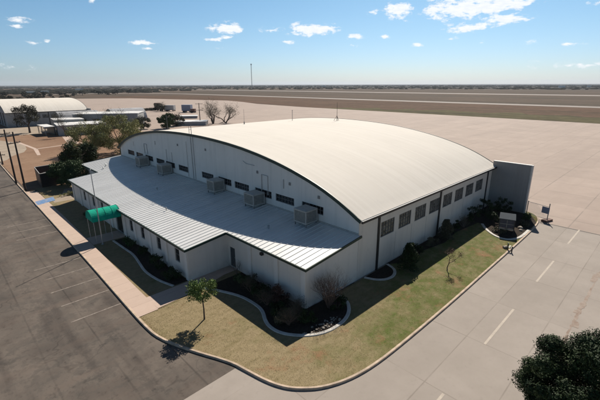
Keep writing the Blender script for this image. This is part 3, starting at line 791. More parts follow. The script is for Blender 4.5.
def cone_shrub(name, x, y, z, h, r, mat, label, s=.09, n=4200):
    root = empty(name, (x, y, z), label, 'evergreen')
    b = MB()
    for _ in range(n):
        t_ = R.random()**.8; a = R.uniform(0, 6.28); rr = r*(math.sin(math.pi*min(1,(.18+.82*(1-t_)))*.5+0)**1.0)*(.72+.28*math.sin(a*3+t_*9))
        rr *= R.random()**.3
        leaf(b, (x+rr*math.cos(a), y+rr*math.sin(a), z+.08+t_*h), s)
    b.build('foliage', M[mat], root)
    b = MB(); b.tube([(x,y,z-.05),(x,y,z+h*.85)], [.07,.02], 6); b.build('trunk', M['bark'], root)
    return root

GZ = LZ
tree('young_tree', 12.72, 23.9, GZ, 3.7, .055, (12.72,23.9,2.85), (1.1,1.1,.92), 44, .36, 110, .065, 'leaf_mid', 'young green shade tree alone on the dry lawn by the lot kerb', 'tree', trunk_h=1.9, depth=2)
# near dark evergreen at the lower right: only its crown's top enters the frame
NTX, NTY = 18.9, .55
root = empty('juniper_tree', (NTX, NTY, 0), 'big dark evergreen in the lower right corner of the view', 'tree')
b = MB(); b.tube([(NTX,NTY,-.1),(NTX+.1,NTY,1.8),(NTX,NTY+.1,4.2)], [.28,.22,.1], 9, caps=False)
for a in range(9): limb(b, (NTX, NTY, R.uniform(1.4,2.8)), (math.cos(a*.7), math.sin(a*.7), .5), 1.1, .08, 1, .4)
b.build('trunk', M['bark'], root)
b = MB()
for q, rc in clumps((NTX,NTY,4.5), (2.65,2.65,2.6), 230, .50):
    nl = int(900*rc/.5)
    for _ in range(nl):
        d = Vector((R.gauss(0,1), R.gauss(0,1), R.gauss(0,1)+.25)).normalized()
        lump = 1+.22*math.sin(d.x*7+q.x*5)*math.sin(d.y*6+q.y*3)+.18*math.sin(d.z*9+q.z*4)
        p = q + d*rc*lump*(1-.28*R.random()**2)
        a = (d + Vector((R.gauss(0,.45), R.gauss(0,.45), R.gauss(0,.45)))).normalized()
        u = a.cross(Vector((R.gauss(0,1),R.gauss(0,1),R.gauss(0,1)))).normalized(); v = a.cross(u); z_ = R.uniform(.025,.055)
        b.face([p-u*z_, p-v*z_*.7, p+u*z_, p+v*z_*.7])
b.build('crown', M['leaf_dark'], root)

cone_shrub('conical_evergreen', 32.0, 16.9, GZ, 2.7, 1.25, 'leaf_dark', 'tall dark evergreen shrub by the side wall, right of the half-round edging')
cone_shrub('conical_evergreen', 42.3, 17.9, GZ, 2.3, 1.1, 'leaf_grey', 'dull olive evergreen by the side wall at the second black post')
bare('leafless_tree', 34.46, 14.0, GZ, .85, .06, 4, 'small reddish leafless tree on the lawn beside the hangar', 'tree', 'redtwig', 1, .5, up=.1, leaves=(.04,9,.12,'leaf_red'))
bare('bare_shrub', 21.0, 18.0, GZ, 1.15, .045, 4, 'tall leafless shrub against the wing end wall in the corner bed', 'shrub', 'redtwig', 22, .55, up=.14)
for (x, y, l) in ((17.0,18.6,'bushy leafless shrub just inside the sharp bend of the corner edging'), (18.3,19.2,'bushy leafless shrub between boulder and wing corner'), (17.6,21.9,'wide leafless shrub amid the corner bed, in front of the second pilaster'), (17.9,24.6,'leafless shrub in the corner bed below the wall light')):
    bare('bare_shrub', x, y, GZ, .55, .03, 4, l, 'shrub', 'redtwig', 12, .6, up=.08, leaves=(.025,2,.1,'leaf_grey'))
bare('bare_shrub', 19.0, 28.3, GZ, .6, .025, 3, 'small leafless shrub next to the wing side door', 'shrub', 'twig', 6, .4)
bare('bare_shrub', 47.6, 17.9, GZ, .6, .03, 3, 'grey leafless shrub by the side wall under the last windows', 'shrub', 'twig', 7, .5, leaves=(.03,4,.12,'leaf_grey'))
k = 0
BL = [((17.4,20.4),(.7,.7,.5),'leaf_dark','dark low shrub at the wing corner, inner curve of the edging'),
      ((18.2,17.9),(.8,.6,.45),'leaf_dark','dark shrub in the corner bed just behind the loose stones'),
      ((18.0,23.4),(.9,1.0,.55),'leaf_dark','broad dark shrub in the corner bed before the first pilaster'),
      ((18.2,26.2),(.8,.9,.5),'leaf_hedge','dark green shrub in the corner bed nearest the side door'),
      ((14.0,32.2),(.6,1.0,.5),'leaf_dark','dark shrub at the wing front corner, under the nearest window'),
      ((14.1,35.2),(.6,1.1,.6),'leaf_dark','dark shrub between the two nearest wing windows'),
      ((14.2,39.2),(.5,.9,.45),'leaf_dark','dark shrub under the third wing window'),
      ((14.2,42.8),(.5,.9,.45),'leaf_hedge','dark shrub beside the entrance canopy, to its right'),
      ((13.9,56.5),(.6,1.2,.5),'leaf_dark','dark shrub at the wing front beyond the canopy'),
      ((54.0,17.6),(.9,1.1,1.3),'leaf_dark','large dark shrub in the angle of hangar wall and fin'),
      ((57.3,16.4),(1.0,1.2,1.1),'leaf_dark','dark rounded shrub at the foot of the fin wall'),
      ((52.3,15.9),(.9,.9,.7),'leaf_dark','dark shrub behind the grey condenser unit'),
      ((48.9,13.9),(.6,.7,.4),'leaf_grey','low grey-green shrub inside the bright bed edging'),
      ((16.9,19.2),(.6,.6,.4),'leaf_grey','grey-brown low shrub at the tightest bend of the pale edging'),
      ((18.7,21.7),(.8,1.0,.7),'leaf_red','rusty leafless-looking shrub against the wing wall, between two pilasters'),
      ((18.6,24.9),(.7,.9,.6),'leaf_grey','grey-green shrub against the wing wall below the wall light'),
      ((21.4,17.4),(.9,.6,.5),'leaf_dark','dark shrub at the foot of the tall leafless shrub'),
      ((35.8,18.2),(.9,.6,.5),'leaf_dark','low dark shrub under the second side window'),
      ((38.9,18.0),(.8,.6,.6),'leaf_grey','grey low shrub under the third and fourth side windows'),
      ((45.3,18.1),(1.0,.7,.7),'leaf_dark','dark shrub under the fifth side window'),
      ((50.6,18.0),(1.0,.8,1.0),'leaf_dark','dark shrub below the seventh side window'),
      ((53.8,12.6),(.7,.6,.35),'leaf_grey','low shrub in the bed between condenser unit and kerb'),
      ((56.8,13.0),(.8,.6,.35),'leaf_hedge','low green shrub at the bed tip by the gate')]
for (x, y), r3, mt, lb in BL:
    vol = r3[0]*r3[1]*r3[2]; n = max(7, int(18*vol**.6))
    bush('shrub', x, y, GZ+.02, r3, int(n*1.3), .34, 110, .07, mt, lb)
# rocks by the bed
for x, y, s, lb in ((19.7,20.3,.35,'brown boulder among the dark shrubs of the corner bed'), (52.2,12.5,.3,'tan boulder right of the condenser unit'), (51.4,12.2,.22,'small pale boulder beside the condenser legs'), (44.35,11.75,.28,'pale rock by the kerb next to the dark standpipes')):
    bm = bmesh.new(); bmesh.ops.create_icosphere(bm, subdivisions=2, radius=s)
    for v in bm.verts: v.co *= 1+R.uniform(-.18,.18); v.co.z *= .7
    me = bpy.data.meshes.new('boulder'); bm.to_mesh(me); bm.free(); me.materials.append(M['stone'])
    o = bpy.data.objects.new('boulder', me); o.location = (x, y, GZ+s*.35); link(o); tag(o, lb, 'rock')

# trees about the yard
tree('mesquite_tree', 37.0, 108.0, 0, 10, .3, (37,108,5.6), (6.6,7.8,4.8), 110, 1.3, 230, .14, 'leaf_olive', 'broad yellow-green feathery tree left of the hangar roof', 'tree', trunk_h=2.6, depth=4)
tree('mesquite_tree', 30.5, 112.0, 0, 8, .25, (30.5,112,4.4), (5.4,6.0,3.8), 70, 1.3, 210, .14, 'leaf_olive', 'lower olive tree in front of the long grey building', 'tree', trunk_h=2, depth=4)
tree('dark_cedar', 21.2, 92.5, 0, 6, .2, (21.2,92.5,3.0), (1.9,1.9,2.5), 50, .9, 220, .15, 'leaf_dark', 'near one of two dark cedars behind the board enclosure', 'tree', trunk_h=1, depth=3)
tree('dark_cedar', 25.5, 95.5, 0, 6, .2, (25.5,95.5,2.9), (1.6,1.6,2.4), 44, .8, 220, .15, 'leaf_dark', 'dark cedar beside the far corner of the low wing', 'tree', trunk_h=1, depth=3)
tree('broad_shrub_tree', 17.8, 77.0, .05, 4.5, .12, (17.8,77.0,2.5), (2.3,2.6,2.3), 60, .8, 230, .13, 'leaf_hedge', 'big green shrub tree between the enclosure and the wing end', 'tree', trunk_h=.8, depth=3)
tree('broad_shrub_tree', 16.3, 82.3, .05, 4, .1, (16.4,80.2,2.4), (2.0,1.8,2.0), 40, .8, 220, .13, 'leaf_hedge', 'green shrub tree half inside the board enclosure', 'tree', trunk_h=.8, depth=3)
tree('street_tree', 29.1, 182.0, 0, 11, .35, (29.1,182,6.8), (4.6,4.6,3.8), 40, 1.3, 110, .2, 'leaf_far', 'thin dark half-bare tree before the far hangar wall', 'tree', trunk_h=3.2, depth=5)
tree('green_yard_tree', 74.5, 158.0, 0, 6, .25, (74.5,158,3.6), (3.4,3.6,3.0), 46, 1.1, 170, .2, 'leaf_hedge', 'dark green pointed tree just above the hangar roof edge', 'tree', trunk_h=1.5, depth=3)
tree('grey_yard_tree', 66.5, 163.0, 0, 5, .2, (66.5,163,2.8), (3.6,3.6,2.4), 40, 1.1, 110, .2, 'leaf_grey', 'wispy grey-green tree left of the dark green pointed one', 'tree', trunk_h=1.5, depth=4)
tree('grey_yard_tree', 82.0, 164.0, 0, 5, .2, (82,164,2.7), (4.2,3.6,2.2), 40, 1.1, 100, .2, 'leaf_grey', 'wispy grey tree right of the dark green pointed one', 'tree', trunk_h=1.5, depth=4)
bare('leafless_elm', 99.5, 161.0, 0, 3.6, .32, 5, 'left one of two tall leafless trees behind the roof crest', 'tree', 'bark', 4, .5, up=.05, leaves=(.12,3,.5,'leaf_grey'), tilt=.75)
bare('leafless_elm', 106.0, 160.0, 0, 3.5, .32, 5, 'right one of two tall leafless trees behind the roof crest', 'tree', 'bark', 4, .55, up=.05, leaves=(.12,3,.5,'leaf_grey'), tilt=.85)
for i, (x, y, lb) in enumerate(((40,190,'bare grey tree behind the boxy annex'), (58,176,'bare tree just in front of the long grey building'), (36,158,'bare tree before the small flat-roofed office'), (55,196,'bare grey tree behind the small flat-roofed building'), (61,188,'bare tree over the roof of the long grey building'), (48.5,183,'bare tree left of the long grey building'), (66,181,'bare tree near the pale end wall of the long grey building'))):
    bare('leafless_elm', x, y, 0, 2.4, .2, 5, lb, 'tree', 'bark', 2, .5, leaves=(.12,2,.5,'leaf_grey'), tilt=.3)
b0 = bush('hedge_row', 15.0, 71.4, .09, (1.3,.5,.3), 14, .28, 80, .055, 'leaf_olive', 'low olive hedge strip behind the blue painted ramp')

# ------------------------------------------------------------------ street furniture and yard things
# blue painted kerb ramp with white top course
o = sheet('painted_ramp', [(9.75,68.4),(12.6,69.6),(12.9,72.2),(9.95,70.9)], .126, worn('blue_ramp_paint', (.02,.16,.40), (.32,.30,.30), .30, .62))
o['kind'] = 'structure'
# board enclosure for refuse bins
en = empty('board_enclosure', (13.3,80.3,0), 'dark open-topped board enclosure for refuse bins beside the lot', 'enclosure')
def panel(p, q, h, name='panel', mat='redwall', th=.08):
    p = Vector((*p,0)); q = Vector((*q,0)); d = (q-p).normalized(); nn = Vector((-d.y,d.x,0))*th/2
    b = MB(); b.obox((p+q)/2+Vector((0,0,h/2)), (q-p)/2, nn, (0,0,h/2)); return b.build(name, M[mat], en)
panel((13.05,80.5),(17.0,81.9), 2.6, mat='black'); panel((13.0,80.6),(13.6,88.0), 2.6, mat='black'); panel((13.7,88.1),(18.4,89.0), 2.6); panel((17.1,82.0),(18.4,88.9), 2.6)
b = MB(); 
for p, q in (((13.05,80.5),(17.0,81.9)), ((13.0,80.6),(13.6,88.0)), ((13.7,88.1),(18.4,89.0)), ((17.1,82.0),(18.4,88.9))):
    b.tube([(*p,2.66),(*q,2.66)], .06, 5)
b.build('top_rail', M['finedge'], en)
for x, y, l in ((14.9,83.5,'nearer grey refuse bin inside the board enclosure'), (15.6,86.2,'farther grey refuse bin inside the board enclosure')):
    bn = empty('refuse_bin', (x,y,0), l, 'bin')
    b = MB(); vs = [(x-.8,y-.7,.1),(x+.8,y-.7,.1),(x+.8,y+.7,.1),(x-.8,y+.7,.1),(x-.95,y-.9,1.5),(x+.95,y-.9,1.5),(x+.95,y+.9,1.5),(x-.95,y+.9,1.5)]
    b.mesh(vs, [(0,3,2,1),(0,1,5,4),(1,2,6,5),(2,3,7,6),(3,0,4,7)]); b.build('body', M['steel'], bn)
    b = MB(); b.obox((x,y,1.56), (.98,0,0), (0,.93,.05), (0,0,.04)); b.build('lid', M['black'], bn)

def utility_pole(x, y, h, label, arms=(.6,), ax=(1,0), group=None, r=.17, w=1.3):
    root = empty('utility_pole', (x,y,0), label, 'utility pole', group)
    b = MB(); b.tube([(x,y,-.2),(x,y,h*.5),(x,y,h)], [r,r*.85,r*.65], 8); b.build('pole', M['wood'], root)
    for a in arms:
        b = MB(); A = Vector((ax[0],ax[1],0)); B = Vector((-ax[1],ax[0],0)); b.obox(Vector((x,y,h-a))+B*(r+.04), A*w, B*.05, (0,0,.07)); cr_ = b.build('crossarm', M['wood'], root)
        for q in (-.9,-.45,.45,.9):
            b = MB(); c_ = Vector((x,y,h-a+.07))+B*(r+.04)+A*q*w; b.tube([c_, c_+Vector((0,0,.18))], [.05,.03], 6); b.build('insulator', M['steel'], cr_)
    return root
utility_pole(10.15, 87.3, 10.3, 'farther of the two tall wooden poles at the lot edge', (.8,), (.8,.6))
utility_pole(10.45, 80.6, 10.4, 'nearer of the two tall wooden poles at the lot edge, by the sidewalk end', (.7,1.9), (.8,.6))
b = MB(); b.box(10.1, 10.45, 80.0, 80.4, 6.3, 6.9); 
utility_pole(94.0, 163.5, 9.8, 'distant wooden pole with long crossarm standing above the roof edge', (.4,3.3), (.8,-.6), w=1.7, r=.22)
utility_pole(11.3, 112.0, 3.2, 'short dark post with crossarm at the left picture edge', (.9,), (.7,-.7), w=.9)
# poles in the background
for x, y, h, l in ((72,152,6,'thin pole left of the distant wooden pole, above the roof'), (101,163.5,8.5,'thin leaning pole beside the left leafless tree'),):
    b = MB(); b.tube([(x,y,-.1),(x,y,h)], [.1,.07], 6); tag(b.build('thin_pole', M['steel'], origin=(x,y,0)), l, 'pole')

# chain-link gate with sign
gt = empty('chain_link_gate', (58.3,11.0,0), 'chain-link gate section with grey sign, from fin wall to block base', 'gate')
gA, gB = Vector((59.0,13.7,0)), Vector((58.1,10.9,0))
for p, h in ((gA,2.1),(gB,2.5)):
    b = MB(); b.tube([p, p+Vector((0,0,h))], .06, 7); b.build('post', M['steel'], gt)
for zz in (2.0,.25):
    b = MB(); b.tube([gA+Vector((0,0,zz)), gB+Vector((0,0,zz))], .03, 6); b.build('rail', M['steel'], gt)
b = MB(); nk = 26; L = (gB-gA)
for i in range(-12, nk+1):
    for s in (1, -1):
        u0 = i/nk; u1 = u0 + 1.75/ L.length * s
        pts = []
        for (u, z) in ((u0, .25), (u1, 2.0)): pts.append((u, z))
        a, c = pts
        # clip to the panel
        def cl(a, c):
            (u0, z0), (u1, z1) = a, c
            t0, t1 = 0, 1
            for k in (0, 1):
                if u1 != u0:
                    tt_ = (k-u0)/(u1-u0)
                    if (u1 > u0) == (k == 0): t0 = max(t0, tt_)
                    else: t1 = min(t1, tt_)
            if t1 <= t0: return None
            return [(u0+(u1-u0)*q, z0+(z1-z0)*q) for q in (t0, t1)]
        r_ = cl(a, c)
        if r_: b.tube([gA+L*u+Vector((0,0,z)) for u, z in r_], .006, 3, caps=False)
b.build('mesh', M['galv'], gt)
b = MB(); c_ = gA.lerp(gB,.86)+Vector((-.05,0,1.45)); d_ = L.normalized(); nn = Vector((-d_.y,d_.x,0))
b.obox(c_, d_*.5, nn*.02, (0,0,.45)); b.build('sign_plate', M['bluebox'], gt)
b = MB(); b.obox(gB+Vector((.0,-.0,.12)), d_*.35+Vector((0,0,0)), nn*.75, (0,0,.12)); b.build('block_base', M['rust'], gt)
# condenser unit in the bed
cu = empty('condenser_unit', (50.3,13.6,GZ), 'grey condenser unit on legs inside the planting bed by the gate', 'air conditioner')
F = Vector((-.96,-.28,0)).normalized(); S_ = Vector((-F.y, F.x, 0)); c_ = Vector((49.95,13.55,GZ))
b = MB(); b.obox(c_+Vector((0,0,1.95)), F*1.35, S_*.9, (0,0,.05)); b.build('top_cover', flat('unit_top_grey', (.05,.058,.066), .9, 0, .12, 3, 0, .05), cu)
b = MB(); b.obox(c_+Vector((0,0,1.35)), F*1.2, S_*.8, (0,0,.52)); b.build('coil', flat('coil_dark', (.045,.05,.075), .5, .2, .3, 8), cu)
for s in (-1,1):
    for f_ in (-1,1):
        b = MB(); b.obox(c_+F*1.25*f_+S_*.83*s+Vector((0,0,.95)), F*.05, S_*.05, (0,0,.95)); b.build('leg', M['black'], cu)
b = MB()
b.obox(c_+F*1.26+Vector((0,0,.72)), F*.05, S_*.80, (0,0,.08)); b.obox(c_+F*1.24+Vector((0,0,1.35)), F*.03, S_*.80, (0,0,.03)); b.obox(c_+F*1.24+Vector((0,0,1.35)), F*.028, S_*.03, (0,0,.5)); b.obox(c_+F*1.24+Vector((0,0,1.35)), F*.026, S_*.8, (0,0,.02))
b.build('front_grille', M['steel'], cu)
# standpipes
sp = empty('standpipe', (43.9,11.2,0), 'pair of dark valve pipes standing at the road kerb', 'standpipe')
for x, y, h in ((44.1,11.45,.8),(43.75,10.9,.65)):
    b = MB(); b.tube([(x,y,0),(x,y,h)], .065, 8); b.tube([(x,y,h),(x,y,h+.06)], [.10,.07], 8); b.build('riser', M['black'], sp)
b = MB(); b.tube([(44.1,11.45,.42),(43.75,10.9,.42)], .06, 7); b.tube([(43.93,11.18,.42),(43.93,11.18,.62)], .03, 6); b.tube([(43.93,11.18,.62),(43.93,11.18,.65)], .11, 10); b.build('valve', M['pipe'], sp)

# ------------------------------------------------------------------ buildings beyond the yard
def box_building(name, pts, h, label, wall='side', roof='white', ops=(), over=.25, cat='building', rz=.22):
    """pts: footprint counter-clockwise"""
    cx = sum(p[0] for p in pts)/len(pts); cyy = sum(p[1] for p in pts)/len(pts)
    root = empty(name, (cx, cyy, 0), label, cat)
    b = MB()
    for p, q in zip(pts, pts[1:]+pts[:1]): b.face([(*p,0),(*q,0),(*q,h),(*p,h)])
    b.build('wall', M[wall], root)
    e_ = []
    for p in pts: d = Vector((p[0]-cx, p[1]-cyy)); d = d*(1+over/d.length); e_.append((cx+d.x, cyy+d.y))
    b = MB(); n = len(pts); vs = [(*p, h) for p in e_]+[(*p, h+rz) for p in e_]
    b.mesh(vs, [tuple(reversed(range(n))), tuple(range(n, 2*n))]+[(i,(i+1)%n,n+(i+1)%n,n+i) for i in range(n)])
    b.build('roof', M[roof], root)
    for (i, u0, u1, z0, z1, kind) in ops:
        p = Vector(pts[i]); q = Vector(pts[(i+1)%n]); d = (q-p).normalized(); nn = Vector((d.y,-d.x)); L_ = (q-p).length
        a = p+d*u0*L_; c_ = p+d*u1*L_; m_ = (a+c_)/2
        b = MB(); b.obox((m_.x+nn.x*.03, m_.y+nn.y*.03, (z0+z1)/2), ((c_-a).x/2,(c_-a).y/2,0), (nn.x*.03,nn.y*.03,0), (0,0,(z1-z0)/2))
        f = b.build(kind, M['wframe'], root)
        b = MB(); b.obox((m_.x+nn.x*.065, m_.y+nn.y*.065, (z0+z1)/2), ((c_-a).x*.46,(c_-a).y*.46,0), (nn.x*.004,nn.y*.004,0), (0,0,(z1-z0)*.46))
        b.build('pane' if kind == 'window' else 'leaf', M['glass'], f)
    return root
M['greyroof'] = flat('grey_roofing', (.30,.30,.31), .7, 0, .25, .4)
M['paleroof'] = flat('pale_roofing', (.60,.585,.56), .7, 0, .25, .4)
box_building('small_office', [(34.7,162.3),(50.5,159.5),(52.5,172),(36.5,175)], 3.6, 'small flat-roofed grey office with dark porch beyond the dirt yard', 'greywall', 'paleroof',
             [(0,.12,.17,0,2.3,'door'),(0,.5,.62,1.2,2.4,'window'),(3,.55,.62,0,2.4,'door'),(3,.15,.25,1.2,2.4,'window')])
po = empty('porch', (33,170,0), 'dark open porch attached before the small grey office', 'porch')
b = MB(); b.box(31.2,34.6,166,178,3.1,3.3); b.build('porch_roof', M['paleroof'], po)
for x, y in ((31.4,166.3),(31.4,172),(31.4,177.7)):
    b = MB(); b.box(x-.12,x+.12,y-.12,y+.12,0,3.1); b.build('post', M['steel'], po)
b = MB(); b.box(34.2,34.5,166,177.5,0,3.1); b.build('back_wall', M['black'], po)
box_building('annex', [(37,176),(47,174.5),(48,185),(38,186.5)], 4.6, 'boxy annex with stepped pale roof behind the small office', 'greywall', 'paleroof')
lb_ = box_building('long_building', [(46,186),(68.2,172),(76,184),(54,198)], 5.9, 'long low grey building behind the feathery tree with light end wall', 'greywall', 'paleroof',
             [(0,.1,.2,2.2,4,'window'),(0,.3,.4,2.2,4,'window'),(0,.5,.6,2.2,4,'window'),(1,.3,.6,0,3.4,'door')])
# grey quonset just behind
qx, qy = 51, 200
qh = empty('quonset_hut', (qx,qy,0), 'grey arched hut between the far hangar and long building', 'hut')
b = MB(); n = 14
for i in range(n):
    a0, a1 = math.pi*i/n, math.pi*(i+1)/n
    b.face([(qx-8,qy-6*math.cos(a0),6.6*math.sin(a0)),(qx+9,qy-6*math.cos(a0),6.6*math.sin(a0)),(qx+9,qy-6*math.cos(a1),6.6*math.sin(a1)),(qx-8,qy-6*math.cos(a1),6.6*math.sin(a1))])
b.build('shell', M['greyroof'], qh, smooth=True)
b = MB(); b.face([(qx-7.9,qy-6*math.cos(math.pi*i/n),6.6*math.sin(math.pi*i/n)) for i in range(n+1)]); b.build('end_wall', M['steel'], qh)
b = MB(); b.box(qx-7.97,qx-7.91,qy-1.6,qy+1.6,0,3.4); b.build('door', M['black'], qh)
q2 = copy_tree(qh); q2.location = (75, 205, 0); tag(q2, 'pale arched hut showing above the long grey building', 'hut')
box_building('low_shed', [(82,165),(93,157),(98,163),(87,171)], 1.6, 'low white-roofed shed just behind the roof crest, by the pole', 'greywall', 'white')
box_building('low_shed', [(102,199),(110,194),(113,199),(105,204)], 1.2, 'low white shed in front of the parked trailers', 'greywall', 'white')
# parked equipment on the apron
def trailer(x, y, L_, h, w, mat, label, ang, group='trailers and tanks parked on the apron'):
    root = empty('box_trailer', (x,y,0), label, 'trailer', group)
    A = Vector((math.cos(ang), math.sin(ang), 0)); B = Vector((-A.y, A.x, 0)); c_ = Vector((x,y,0))
    b = MB(); b.obox(c_+Vector((0,0,1.0+h/2)), A*L_/2, B*w/2, (0,0,h/2)); body = b.build('body', mat, root)
    b = MB()
    for k in range(int(L_/.8)): 
        for s in (-1,1): b.obox(c_+A*(-L_/2+.4+k*.8)+B*s*(w/2+.02)+Vector((0,0,1+h/2)), A*.05, B*.018, (0,0,h/2-.05))
    b.build('rib', M['steel'], body)
    b = MB(); b.obox(c_+Vector((0,0,.85)), A*L_/2*.96, B*.4, (0,0,.12)); b.build('chassis', M['black'], root)
    for f in (-.35,-.22,.4):
        for s in (-1,1):
            b = MB(); q = c_+A*L_*f+B*s*(w/2-.2)+Vector((0,0,.48)); b.tube([q-B*.14, q+B*.14], .48, 10); b.build('wheel', M['rubber'], root)
    return root
a0 = -.95
trailer(130.5, 243, 6.5, 4.0, 3.4, M['bluebox'], 'tall blue-grey box trailer parked on the apron, rightmost', a0)
trailer(127.5, 262, 7, 3.2, 3, M['tank'], 'pale box trailer parked left of the blue-grey one', a0)
trailer(131.0, 236, 3, 1.6, 2.4, M['rust'], 'low dark trailer right beside the blue-grey box trailer', a0)
trailer(126, 279, 3.4, 4.2, 3, M['rust'], 'rusty brown upright tank trailer, left of the pale trailer', a0)
trailer(126, 270, 5, 2.4, 3, M['leaf_grey'], 'dull green trailer between rusty tank and pale trailer', a0)
for i in range(9):
    x = 108+ i*1.9 + R.uniform(-.6,.6); y = 283 - i*.6 + R.uniform(-2,2); h = R.uniform(.9,1.7)
    if i == 0: sb = bush('apron_shrub', x, y, 0, (1.7,1.7,1.0), 12, .7, 60, .2, 'leaf_far', 'dark low shrub in the row left of the parked trailers', group='row of dark shrubs on the apron edge')
    else: sb2 = copy_tree(sb); sb2.location = (x, y, 0); sb2.scale = (h*.8,h*.8,h*.7); sb2['label'] = 'dark low shrub in the row left of the parked trailers'
for i, (x, y) in enumerate(((121,268),(122.5,263.5))):
    bare('leafless_elm', x, y, 0, 2.0, .18, 4, ('thin bare tree among the parked trailers', 'second thin bare tree among the parked trailers, nearer')[i], 'tree', 'bark', 3, .5, leaves=(.18,4,.5,'leaf_grey'))

# far masts and tower
def mast(x, y, h, label, head, cat='floodlight'):
    root = empty('floodlight_mast', (x,y,0), label, cat)
    b = MB(); b.tube([(x,y,-.2),(x,y,h)], [.5,.3], 7); b.build('pole', M['steel'], root)
    b = MB(); b.tube([(x,y,h),(x,y,h+1.8)], [1.0,2.6], 10); b.tube([(x,y,h+1.8),(x,y,h+2.4)], [2.6,2.2], 10); b.build('lamp_ring', M['black'], root)
    return root
def dirpt(px, dist):   # a bearing measured in the survey of the place, turned into ground coordinates
    th = math.radians(45.53) - math.atan((px-300)/376.5/math.cos(math.radians(17.07))*1.0)
    return dist*math.cos(th), dist*math.sin(th)
x, y = dirpt(14, 520); mast(x, y, 26.0, 'far floodlight mast with wide lamp head, right one of the pair', 1)
x, y = dirpt(0.5, 500); mast(x, y, 26.5, 'far floodlight mast at the very left edge of the view', 1)
x, y = dirpt(256.3, 1500)
tw = empty('radio_tower', (x,y,0), 'tall thin lattice radio tower on the horizon', 'radio tower')
b = MB(); H_ = 92; w = 1.3
for a in range(3): b.tube([(x+w*math.cos(a*2.094), y+w*math.sin(a*2.094), 0), (x+w*math.cos(a*2.094), y+w*math.sin(a*2.094), H_)], .3, 5)
k = 0
while k*3 < H_-3:
    for a in range(3):
        c_, d_ = a*2.094, (a+1)*2.094
        b.tube([(x+w*math.cos(c_), y+w*math.sin(c_), k*3), (x+w*math.cos(d_), y+w*math.sin(d_), k*3+3)], .14, 3, caps=False)
    k += 1
b.build('lattice', M['steel'], tw)
b = MB(); 
for a in range(4): b.obox((x+2.2*math.cos(a*1.57), y+2.2*math.sin(a*1.57), H_-2), (.5,0,0), (0,.5,0), (0,0,2.2))
b.build('antenna_panel', M['steel'], tw)
for px, dist, h, lb in ((0,0,0,''),):
    pass
# distant trees: those near enough to count are things
protos = []
RT = random.Random(21)
R = random.Random(5)
far_spots = []
for i in range(58):
    px = RT.uniform(-8, 150); dist = RT.uniform(480, 1000) if px < 100 else RT.uniform(750,1300)
    far_spots.append((px, dist))
for i, (px, dist) in enumerate(far_spots):
    x, y = dirpt(px, dist)
    if i < 3:
        root = empty('far_tree', (x,y,0)); b = MB(); b.tube([(x,y,-.2),(x,y,3.5)], [.4,.25], 5, caps=False); b.build('trunk', M['bark'], root)
        b = MB(); foliage(b, clumps((x,y,4.2), (4.0,4.0,2.6), 16, 1.6), 40, .5); b.build('crown', M['leaf_far'], root); protos.append(root); o = root
    else:
        o = copy_tree(protos[i%3]); o.location = (x,y,0); s = RT.uniform(.6,1.25); o.scale = (s*1.2, s*1.2, s); o.rotation_euler = (0,0,RT.uniform(0,6))
    tag(o, 'small dark tree in the scattered belt beyond the far hangar', 'tree', 'scattered trees beyond the airfield')
# the continuous wood and hedges near the horizon
b = MB()
for i in range(7500):
    px = RT.uniform(-60, 660); dist = 1250*(1+ RT.random()**1.5*5.5)
    if px < 170 and RT.random() < .5: dist = RT.uniform(1000, 1900)
    if dist < 1500 and px > 200: continue
    dens = .5+.5*math.sin(px*.11+dist*.004)*math.sin(px*.037+1.3)
    if RT.random() > .35+.65*dens: continue
    x, y = dirpt(px, dist); s = RT.uniform(3,7)*(1+dist/3000); h = RT.uniform(1.6,3.4)*(1 if dist < 2600 else 1.5)
    k = 6; a0_ = RT.uniform(0,1)
    for (hz, rr0, hz2, rr1) in ((0,.8,.5,1.0),(.5,1.0,1.0,.35)):
        r0 = [(x+s*rr0*math.cos(a0_+j*1.047)*RT.uniform(.8,1.2), y+s*rr0*math.sin(a0_+j*1.047)*RT.uniform(.8,1.2), h*hz) for j in range(k)]
        r1 = [(x+s*rr1*math.cos(a0_+j*1.047)*RT.uniform(.8,1.2), y+s*rr1*math.sin(a0_+j*1.047)*RT.uniform(.8,1.2), h*hz2*RT.uniform(.85,1.15)) for j in range(k)]
        b.mesh(r0+r1, [(j,(j+1)%k,k+(j+1)%k,k+j) for j in range(k)] + [tuple(range(k,2*k))])
t = NT('far_wood_leaf'); t.col(t.mix(t.noise(.01, 3, lo=.35, hi=.65), (.024,.028,.022), (.04,.037,.029))); t.rough(.95); t.spec(0)
tag(b.build('distant_woodland', t.mat), 'dark band of far-off woods and scrub under the horizon', 'woodland', kind='stuff')
# a few pale far buildings
for i, (px, dist, w, h) in enumerate(((540,2300,26,9),(322,3000,30,9),(52,1050,16,5),(66,1120,14,5),(98,1500,22,7),(565,2600,18,9))):
    x, y = dirpt(px, dist); th = math.atan2(y, x)
    A = Vector((-math.sin(th+.3), math.cos(th+.3))); B = Vector((A.y,-A.x))
    pts = [(x-A.x*w/2-B.x*6, y-A.y*w/2-B.y*6), (x+A.x*w/2-B.x*6, y+A.y*w/2-B.y*6), (x+A.x*w/2+B.x*6, y+A.y*w/2+B.y*6), (x-A.x*w/2+B.x*6, y-A.y*w/2+B.y*6)]
    lbs = ['bright white building on the horizon at the right', 'tiny pale building on the horizon right of the radio tower', 'tiny pale shed in the tree belt beyond the far hangar, left one', 'tiny pale shed in the tree belt beyond the far hangar, right one', 'small pale building in the scrub above the feathery tree', 'faint low building on the horizon at the far right']
    box_building('far_building', pts, h, lbs[i], 'side' if i else 'pil', 'white')

